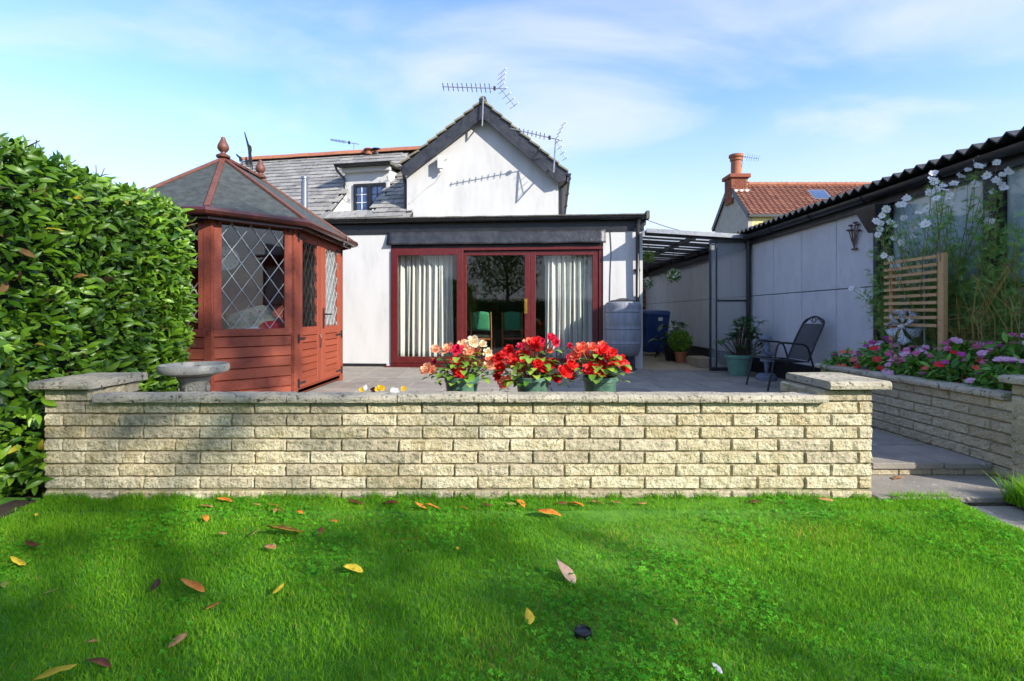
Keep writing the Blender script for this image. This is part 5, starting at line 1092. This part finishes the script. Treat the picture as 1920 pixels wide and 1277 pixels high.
def begonia(pxc, blooms, label, nl, seed, spread=1.0):
    r = random.Random(seed); Y0 = 3.12; o = Vector((X_(pxc, Y0), Y0, PZ+.40)); t = empty('potted_begonia', o, 0, label, 'potted plant', 'begonias in green bowls on the wall')
    bowlpot(t, .103, .165, M_gpot); stems = MB()
    for px, py, c, s in blooms:
        dy = r.uniform(-.10, .06); p = P(px, py, Y0+dy)-o; 
        q = inst('flower', BM[c][r.randrange(3)], t, p, (0, 0, 0), s/F*Y0*.53)
        d = Vector((p.x*1.6+r.uniform(-.15, .15), -.75+r.uniform(-.3, .3), .45+r.uniform(-.3, .3))); q.rotation_euler = d.to_track_quat('Z', 'Y').to_euler()
        stems.tube([(p.x*.12, .0, .14), (p.x*.6, dy*.5+.01, max(.15, p.z*.75)), tuple(p)], .0045, 5, r2=.003)
        for k in range(2):
            a = r.uniform(0, 6.28); pp = p*r.uniform(.65, .95)+Vector((.03*math.cos(a), .05, -.03)); dv3 = Vector((math.cos(a)+p.x*2, -.3+r.uniform(-.6, .4), r.uniform(-.2, .5)))
            l = inst('leaf', PM[r.randrange(3)], t, pp, (0, 0, 0), r.uniform(.04, .07)); l.rotation_euler = (dv3.to_track_quat('Y', 'Z')).to_euler()
    for k in range(nl):
        a = r.uniform(0, 6.28); rr = r.uniform(.02, .155)*spread; z = .15+r.uniform(0, .17)*(1-rr*2.5)+(-.02 if rr > .11 else .02); pp = Vector((rr*math.cos(a), rr*math.sin(a)*.8-.02, z)); dv3 = Vector((math.cos(a), math.sin(a)-.5, r.uniform(-.5, .45)))
        l = inst('leaf', PM[r.randrange(3)], t, pp, (0, 0, 0), r.uniform(.04, .075)); l.rotation_euler = dv3.to_track_quat('Y', 'Z').to_euler()
    stems.build('stem', mat('begonia_stem', '#6a3a22', '#8a5a30', .6), t)
    return t
begonia(866, [(801, 692, 'peach', 26), (812, 694, 'peach', 20), (817, 656, 'peach', 22), (840, 655, 'peach', 28), (856, 657, 'crimson', 24), (870, 650, 'peach', 30), (880, 660, 'peach', 24), (886, 641, 'cream', 26), (891, 658, 'peach', 26), (855, 677, 'red', 22), (861, 697, 'red', 28), (904, 646, 'cream', 20), (914, 661, 'cream', 20), (917, 673, 'peach', 24), (916, 688, 'peach', 24), (815, 678, 'crimson', 13), (872, 668, 'coral', 18), (925, 676, 'coral', 18)], 'green bowl of peach and cream begonias, leftmost of the three pots', 80, 1)
begonia(999, [(956, 657, 'red', 24), (976, 650, 'crimson', 18), (992, 646, 'coral', 30), (1004, 646, 'red', 32), (1009, 652, 'red', 26), (1033, 633, 'crimson', 20), (1041, 643, 'crimson', 18), (1017, 640, 'crimson', 12), (981, 667, 'red', 28), (961, 675, 'red', 30), (945, 664, 'red', 18), (935, 672, 'red', 22), (937, 688, 'red', 28), (934, 706, 'red', 20), (948, 717, 'coral', 28), (962, 680, 'red', 20), (978, 690, 'coral', 22), (1007, 683, 'red', 24), (1022, 688, 'red', 34), (1039, 680, 'red', 20), (1058, 698, 'red', 30), (1043, 709, 'red', 22), (1068, 702, 'red', 26), (1071, 685, 'red', 26), (1030, 658, 'coral', 14), (1067, 649, 'crimson', 14)], 'green bowl of large bright red begonias, middle of the three pots', 90, 2, 1.15)
begonia(1125, [(1081, 668, 'coral', 30), (1089, 653, 'coral', 26), (1096, 664, 'coral', 22), (1110, 653, 'coral', 26), (1129, 648, 'coral', 20), (1131, 658, 'red', 30), (1117, 671, 'red', 28), (1143, 674, 'red', 30), (1162, 678, 'red', 28), (1107, 692, 'red', 28), (1129, 690, 'red', 34), (1173, 690, 'red', 22), (1069, 671, 'crimson', 18), (1148, 662, 'red', 20), (1120, 694, 'red', 24)], 'green bowl of red and coral begonias, rightmost of the three pots', 84, 3)
# pansies in a low trough behind the coping
pt_ = empty('pansy_trough', (-.77, 3.12, PZ+.40), 0, 'low trough of small mixed pansies peeping over the wall', 'potted plant')
MB().box(-.17, .17, -.05, .05, 0, .045).build('trough', M_plas, pt_, bevel=.008); MB().box(-.16, .16, -.042, .042, .046, .05).build('soil', M_soil, pt_)
PR = ((5, .25, 1.0, 1.0), (2, .9, .4, .6))
for px, py, c in ((679, 731, 'yellow'), (687, 727, 'white'), (700, 731, 'maroon'), (713, 726, 'yellow'), (717, 729, 'yellow'), (738, 731, 'white'), (757, 729, 'yellow'), (708, 730, 'yellow'), (745, 733, 'white')):
    p = P(px, py, 3.1)-Vector((-.77, 3.12, PZ+.40)); o = inst('flower', bloom_mesh(FC[c], px, PR), pt_, p, (R(70)+jit(.3), jit(.3), 0), .018)
for k in range(16): inst('leaf', PM[k % 3], pt_, (jit(.15), jit(.03), .05), (R(25)+jit(.4), 0, random.uniform(0, 6.28)), .035)
MB().tube([(-.15, 0, .045), (.15, 0, .05)], .004, 4).build('stem', MATS['begonia_stem'], pt_)
# rhododendron in a teal pot, hosta, small ball shrub
def lathepot(t, r, h, m): MB().lathe([(r*.7, 0), (r*.93, h*.78), (r*.95, h*.82), (r*1.03, h*.83), (r*1.06, h*.9), (r*1.06, h*.98), (r*1.02, h), (r*.93, h*.98), (r*.9, h*.85), (0, h*.84)], 32, cap=False).build('pot', m, t, smooth=True)
rp_ = P(1383, 704, 8.0); rh = empty('potted_rhododendron', (rp_.x, 7.95, PZ), 0, 'dark leafy rhododendron in a teal pot by the clear gate', 'potted plant'); lathepot(rh, .205, .32, M_tpot)
RL = [MB().add(*leafshape(1, w, .3, .5, 4)).mesh('leaf', mat('rhodo_leaf', '#173c12', '#3f7a26', .35, 5, objvar=.8, transl=.15), True) for w in (.28, .33)]
stm = MB()
for k in range(48):
    a = random.uniform(0, 6.28); rr = random.uniform(.05, .38); e = Vector((rr*math.cos(a)+.06, rr*math.sin(a), .42+random.uniform(0, .50)-rr*.25)); stm.tube([(e.x*.15, e.y*.15, .28), (e.x*.6, e.y*.6, e.z*.8), tuple(e)], .008, 5, r2=.004)
    for q in range(8):
        b = q*.785+random.uniform(-.2, .2); dv3 = Vector((math.cos(b), math.sin(b), random.uniform(-.15, .6))); l = inst('leaf', RL[q % 2], rh, e, (0, 0, 0), random.uniform(.09, .15)); l.rotation_euler = dv3.to_track_quat('Y', 'Z').to_euler()
stm.build('stem', MATS['bark'], rh)
hp_ = empty('potted_hosta', (3.28, 10.45, PZ), 0, 'broad-leaved grey-green hosta in a black pot in the side passage', 'potted plant'); lathepot(hp_, .2, .3, M_plas)
HL = MB().add(*leafshape(1, .75, .3, .6, 5)).mesh('leaf', mat('hosta_leaf', '#2d4a30', '#5a7a52', .5, 6, objvar=.8, transl=.2), True)
for k in range(46):
    a = random.uniform(0, 6.28); rr = random.uniform(.02, .30); dv3 = Vector((math.cos(a), math.sin(a), random.uniform(-.35, .25))); l = inst('leaf', HL, hp_, (rr*math.cos(a), rr*math.sin(a), .35+random.uniform(0, .5)*(1-rr)), (0, 0, 0), random.uniform(.14, .24)); l.rotation_euler = dv3.to_track_quat('Y', 'Z').to_euler()
st_ = MB()
for k in range(14): a = k*.45; st_.tube([(0, 0, .26), (.15*math.cos(a), .15*math.sin(a), .6)], .008, 5)
st_.build('stem', M_leafg, hp_)
tb = P(1276, 678, 10.0); bs_ = empty('potted_ball_shrub', (tb.x, 10.0, PZ), 0, 'small round bright green shrub in a terracotta pot', 'potted plant'); lathepot(bs_, .12, .22, M_terra)
MB().tube([(0, 0, .16), (0, 0, .4)], .012, 6).build('stem', MATS['bark'], bs_)
n = 1500; d = rng.normal(size=(n, 3)); d /= np.linalg.norm(d, axis=1, keepdims=True); p = d*rng.uniform(.12, .215, (n, 1))+np.array([0, 0, .42])
M_bright = mat('box_leaf', '#2f6a12', '#8fb52e', .5, 5, attr='rnd', objvar=.8, transl=.3)
batch('foliage', PV, PF, frames(p, d+rng.normal(size=(n, 3))*.6, d+rng.normal(size=(n, 3))*.5+[0, 0, .4], rng.uniform(.025, .045, n)), M_bright, bs_, rng.random(n))['kind'] = 'stuff'
# hanging baskets
def ball(loc, r, label, m, white, n, zr_):
    t = empty('hanging_ball', loc, 0, label, 'hanging basket'); d = rng.normal(size=(n, 3)); d /= np.linalg.norm(d, axis=1, keepdims=True)
    batch('foliage', PV, PF, frames(d*rng.uniform(r*.5, r, (n, 1)), d+rng.normal(size=(n, 3))*.6, d+rng.normal(size=(n, 3))*.5, rng.uniform(.3, .5, n)*r*.6), m, t, rng.random(n))['kind'] = 'stuff'
    if white:
        w = rng.normal(size=(130, 3)); w /= np.linalg.norm(w, axis=1, keepdims=True); v, f = [], []
        for k in range(5): a = k*1.2566; b = len(v); v += [(0, 0, 0), (math.cos(a-.5), math.sin(a-.5), .2), (math.cos(a)*1.2, math.sin(a)*1.2, .25), (math.cos(a+.5), math.sin(a+.5), .2)]; f.append((b, b+1, b+2, b+3))
        batch('blossom', v, f, frames(w*r*1.02, np.cross(w, [[.3, .5, .8]]), w, rng.uniform(.012, .018, 130)), FC['white'], t)['kind'] = 'stuff'
    MB().tube([(0, 0, r*.9), (0, 0, zr_)], .004, 4).build('chain', M_dark, t); MB().tube([(-r*.7, 0, r*.5), (0, 0, r*1.9), (r*.7, 0, r*.5)], .004, 4).build('hanger', M_dark, t)
p = P(1263, 517, 9.6); ball(p, .125, 'round topiary ball dotted with white flowers hanging in the side passage', M_leafd, True, 420, lz(3.03)-p.z-.05)
p = P(1216, 481, 9.2); ball(p, .11, 'bright green trailing plant ball hanging by the house corner', M_bright, False, 260, lz(2.5)-p.z)
p = P(1214, 531, 10.6); ball(p, .12, 'dark green hanging basket low against the brick end', M_leafd, True, 240, lz(2.8)-p.z)
# ------------------------------------------------------------------ raised bed planting
tr_ = empty('trellis', (3.60, 4.585, .5), 0, 'small wooden slatted trellis in the raised flower bed', 'trellis')
MB().box(-.02, .02, -.335, -.275, 0, 1.07).build('post', M_wood, tr_, bevel=.004); MB().box(-.0, .03, .26, .31, 0, 1.0).build('post', M_wood, tr_, bevel=.004)
for k in range(10): MB().bar((-.025, -.275, 1.045-.0645*k+jit(.003)), (-.025, .33, 1.045-.0645*k+jit(.004)), .012, .026).build('slat', M_wood, tr_)
MB().tube([(.03, -.08, 0), (.03, -.08, 1.08)], .008, 6).build('cane', M_metal, tr_)
# cosmos
co = empty('cosmos_plant', (3.80, 4.5, .5), 0, 'tall feathery cosmos with white flowers behind the trellis', 'plant'); COO = Vector((3.80, 4.5, .5))
cfm = []
for s in range(3): cfm.append(bloom_mesh(FC['white'], 40+s, ((8, .12+.1*s, 1.0, .62),)))
cen = MB().lathe([(0, .1), (.12, .08), (.17, .02), (.15, 0)], 8, cap=False).mesh('flower_centre', FC['yellow'])
twigs = MB(); fine_p, fine_d = [], []
CF = [(1750, 325), (1748, 337), (1752, 340), (1757, 355), (1742, 362), (1755, 372), (1772, 357), (1779, 368), (1739, 391), (1780, 382), (1833, 300), (1842, 308), (1835, 312), (1870, 305), (1851, 329), (1880, 328), (1877, 347), (1882, 352), (1876, 345), (1853, 416), (1861, 415), (1693, 384), (1685, 385), (1654, 404), (1652, 419), (1669, 417), (1680, 424), (1711, 427), (1711, 444), (1650, 430), (1646, 440), (1694, 409), (1676, 446), (1658, 479), (1670, 485), (1596, 541), (1611, 545), (1622, 560), (1624, 575), (1676, 500), (1790, 345), (1862, 360), (1800, 330), (1815, 318), (1768, 348), (1700, 372), (1722, 400), (1662, 392), (1828, 345), (1890, 322), (1868, 338), (1845, 402), (1735, 420), (1690, 455), (1642, 415), (1614, 552)]
for px, py in CF:
    Yf = 4.15+.35*random.random()+(.55 if px < 1720 else 0)+(.5 if px < 1630 else 0); p = P(px, py, Yf)
    if p.x > 3.88: p = P(px, py, 3.84*F/(px-960))
    l = p-COO; q = inst('flower', cfm[random.randrange(3)], co, l, (0, 0, 0), random.uniform(.026, .042)); dv3 = Vector((-.6+jit(.7), -.8+jit(.5), .4+jit(.5))); q.rotation_euler = dv3.to_track_quat('Z', 'Y').to_euler()
    c = inst('flower_centre', cen, q, (0, 0, .02), (0, 0, 0), 1.0)
    b = Vector((jit(.06), jit(.45), 0)); m1 = b.lerp(l, .5)+Vector((jit(.08), jit(.08), .12)); twigs.tube([b, m1, l], .004, 4, r2=.002)
    for k in range(26):
        t = random.uniform(.25, .96); e = (b*(1-t)**2+m1*2*t*(1-t)+l*t*t); fine_p.append(e+Vector((jit(.03), jit(.03), jit(.03)))); fine_d.append(Vector((jit(1), jit(1), random.uniform(-.2, 1))))
for k in range(105):
    b = Vector((jit(.06), jit(.6), 0)); e = Vector((jit(.09), b.y*1.3+jit(.2), random.uniform(.55, 1.35))); m1 = b.lerp(e, .5)+Vector((jit(.07), jit(.1), .05)); twigs.tube([b, m1, e], .004, 4, r2=.0015)
    for q in range(34): t = random.uniform(.3, 1); fine_p.append((b*(1-t)**2+m1*2*t*(1-t)+e*t*t)+Vector((jit(.05), jit(.05), jit(.05)))); fine_d.append(Vector((jit(1), jit(1), random.uniform(-.2, 1))))
twigs.build('stem', mat('cosmos_stem', '#5a5a2a', '#7d7a3e', .7), co)['kind'] = 'stuff'
fv, ff = [], []
for k in range(7):
    a = -1.3+.43*k; b = len(fv); dx, dy = math.sin(a)*.55, .3+math.cos(a)*.5; y0_ = .05+.08*k*.6; fv += [(-.03, y0_, 0), (.03, y0_, 0), (dx, y0_+dy*.8, .08)]; ff.append((b, b+1, b+2))
fine_p = np.array(fine_p); fine_d = np.array(fine_d); fine_p[:, 0] = np.where((fine_p[:, 2] < 1.15) & (fine_p[:, 1] < .6), np.maximum(fine_p[:, 0], -.10+.2*rng.random(len(fine_p))*.5), fine_p[:, 0])
batch('foliage', fv, ff, frames(fine_p, fine_d, rng.normal(size=(len(fine_p), 3)), rng.uniform(.06, .12, len(fine_p))), mat('cosmos_leaf', '#4a8430', '#a0c468', .6, 5, attr='rnd', objvar=.8, transl=.2), co, rng.random(len(fine_p)))['kind'] = 'stuff'
# dry straw stems right of the trellis
dry = empty('dried_plant', (3.72, 4.05, .5), 0, 'tangle of dry straw-coloured stems right of the trellis', 'plant'); ds = MB()
for k in range(46):
    b = Vector((jit(.14), jit(.36), 0)); h = random.uniform(.35, 1.0); ds.tube([b, b+Vector((jit(.06), jit(.08), h*.6)), b+Vector((jit(.14), jit(.22), h)), b+Vector((jit(.2), jit(.34), h*random.uniform(.5, 1.05)))], .004, 4, r2=.002)
ds.build('stem', mat('straw', '#7a6228', '#9c8446', .8, 9), dry)['kind'] = 'stuff'
# bedding plants (busy lizzies)
IM = {c: [bloom_mesh(FC[c], 70+i, ((5, .15, 1.0, .95),)) for i in range(2)] for c in ('pink', 'magenta', 'red', 'palepink', 'coral', 'white')}
def bedding(x, y, r, h, cols, nf, label, seed, grp='bedding plants in the raised bed'):
    q = np.random.default_rng(seed); rr = random.Random(seed); h *= 1.25; t = empty('bedding_plant', (x, y, .5), 0, label, 'plant', grp); n = int(340*r/.2)
    d = q.normal(size=(n, 3)); d[:, 2] = abs(d[:, 2]); d /= np.linalg.norm(d, axis=1, keepdims=True); p = d*np.array([r, r, h])*q.uniform(.55, 1, (n, 1))
    batch('foliage', *leafshape(1, .42, .25, .4, 3), frames(p, d*np.array([1, 1, .2])+q.normal(size=(n, 3))*.6, np.array([[-.2, -.3, 1]])+q.normal(size=(n, 3))*.45, q.uniform(.05, .09, n)), M_leafd, t, q.random(n))['kind'] = 'stuff'
    for k in range(nf):
        a = rr.uniform(0, 6.28); e = rr.uniform(.15, 1.4); v = Vector((math.cos(a)*math.cos(e)*r, math.sin(a)*math.cos(e)*r, math.sin(e)*h))*1.06
        if v.x > .5*r and v.z < .6*h: v.x *= -1
        o = inst('flower', IM[rr.choice(cols)][k % 2], t, v, (0, 0, 0), rr.uniform(.022, .034)); o.rotation_euler = Vector((v.x/r*.5-.3, v.y/r*.5-.5, .9)).to_track_quat('Z', 'Y').to_euler()
    sm_ = MB()
    for k in range(7): a = k*.9; sm_.tube([(0, 0, -.01), (math.cos(a)*r*.5, math.sin(a)*r*.5, h*.6)], .005, 5)
    sm_.build('stem', MATS['begonia_stem'], t)
BD = [(3.2, 4.92, .16, .15, ('coral', 'pink'), 9, 'coral-pink bedding plant at the far end of the raised bed'), (3.42, 4.75, .2, .24, ('magenta', 'pink', 'palepink'), 14, 'magenta bedding plant below the white spinner'), (3.24, 4.52, .17, .2, ('pink', 'red'), 11, 'red-pink bedding plant spilling over the middle of the bed coping'), (3.52, 4.4, .2, .22, ('magenta', 'palepink'), 12, 'mauve and pale pink bedding plant at the foot of the trellis'), (3.26, 4.15, .19, .2, ('palepink', 'pink'), 13, 'pale pink bedding plant at the bed edge beyond the trellis'), (3.55, 4.02, .22, .28, ('pink', 'palepink'), 12, 'pink bedding plant against the dry stems'), (3.28, 3.78, .2, .21, ('magenta', 'red', 'coral'), 9, 'mixed magenta and orange-red bedding plant near the bed pillar'), (3.58, 3.62, .24, .32, ('pink', 'palepink', 'magenta'), 16, 'tall pink bedding plant behind the bed pillar'), (3.3, 3.4, .2, .2, ('palepink', 'magenta'), 9, 'leafy bedding plant at the near end of the raised bed'), (3.62, 3.3, .22, .33, ('pink', 'red'), 12, 'bushy pink bedding plant at the right edge of the photo'), (3.7, 4.95, .18, .28, ('magenta', 'white'), 7, 'bedding plant with a white flower by the far trellis post')]
for i, b in enumerate(BD): bedding(*b[:5], int(b[5]*1.6), b[6], seed=100+i)
# spinner
spn = empty('garden_spinner', P(1690, 660, 4.62), 0, 'white pinwheel spinner with blue dots in the flower bed', 'spinner'); o3 = spn.location.copy(); ctr = P(1688, 612, 4.62)-o3
M_dots = mat('dotted_film', '#dfe3e6', '#eceef0', .35, 20, c='#2b4a86', cscale=95, cthr=(.53, .57), detail=1, transl=.3)
for k in range(6):
    mb = MB(); a0 = k*math.pi/3+.2
    for i in range(6):
        for j in range(5):
            u, v = i/5, j/4; a = a0+v*.98*(.35+.65*u); rr = .02+.135*u*(1+.12*math.sin(v*9)); mb.v.append((rr*math.cos(a), -.02-.05*math.sin(math.pi*v)*u, rr*math.sin(a)))
    for i in range(5):
        for j in range(4): q = i*5+j; mb.f.append((q, q+1, q+6, q+5))
    o = mb.build('blade', M_dots, spn, True, loc=ctr); o.modifiers.new('t', 'SOLIDIFY').thickness = .002
MB().lathe([(.022, 0), (.02, .02), (0, .03)], 12, cap=False).build('hub', M_white, spn, loc=ctr, rot=(R(90), 0, 0)); MB().tube([ctr+Vector((0, .02, 0)), Vector((.01, .02, .5-o3.z))], .009, 6).build('stick', M_wood, spn)
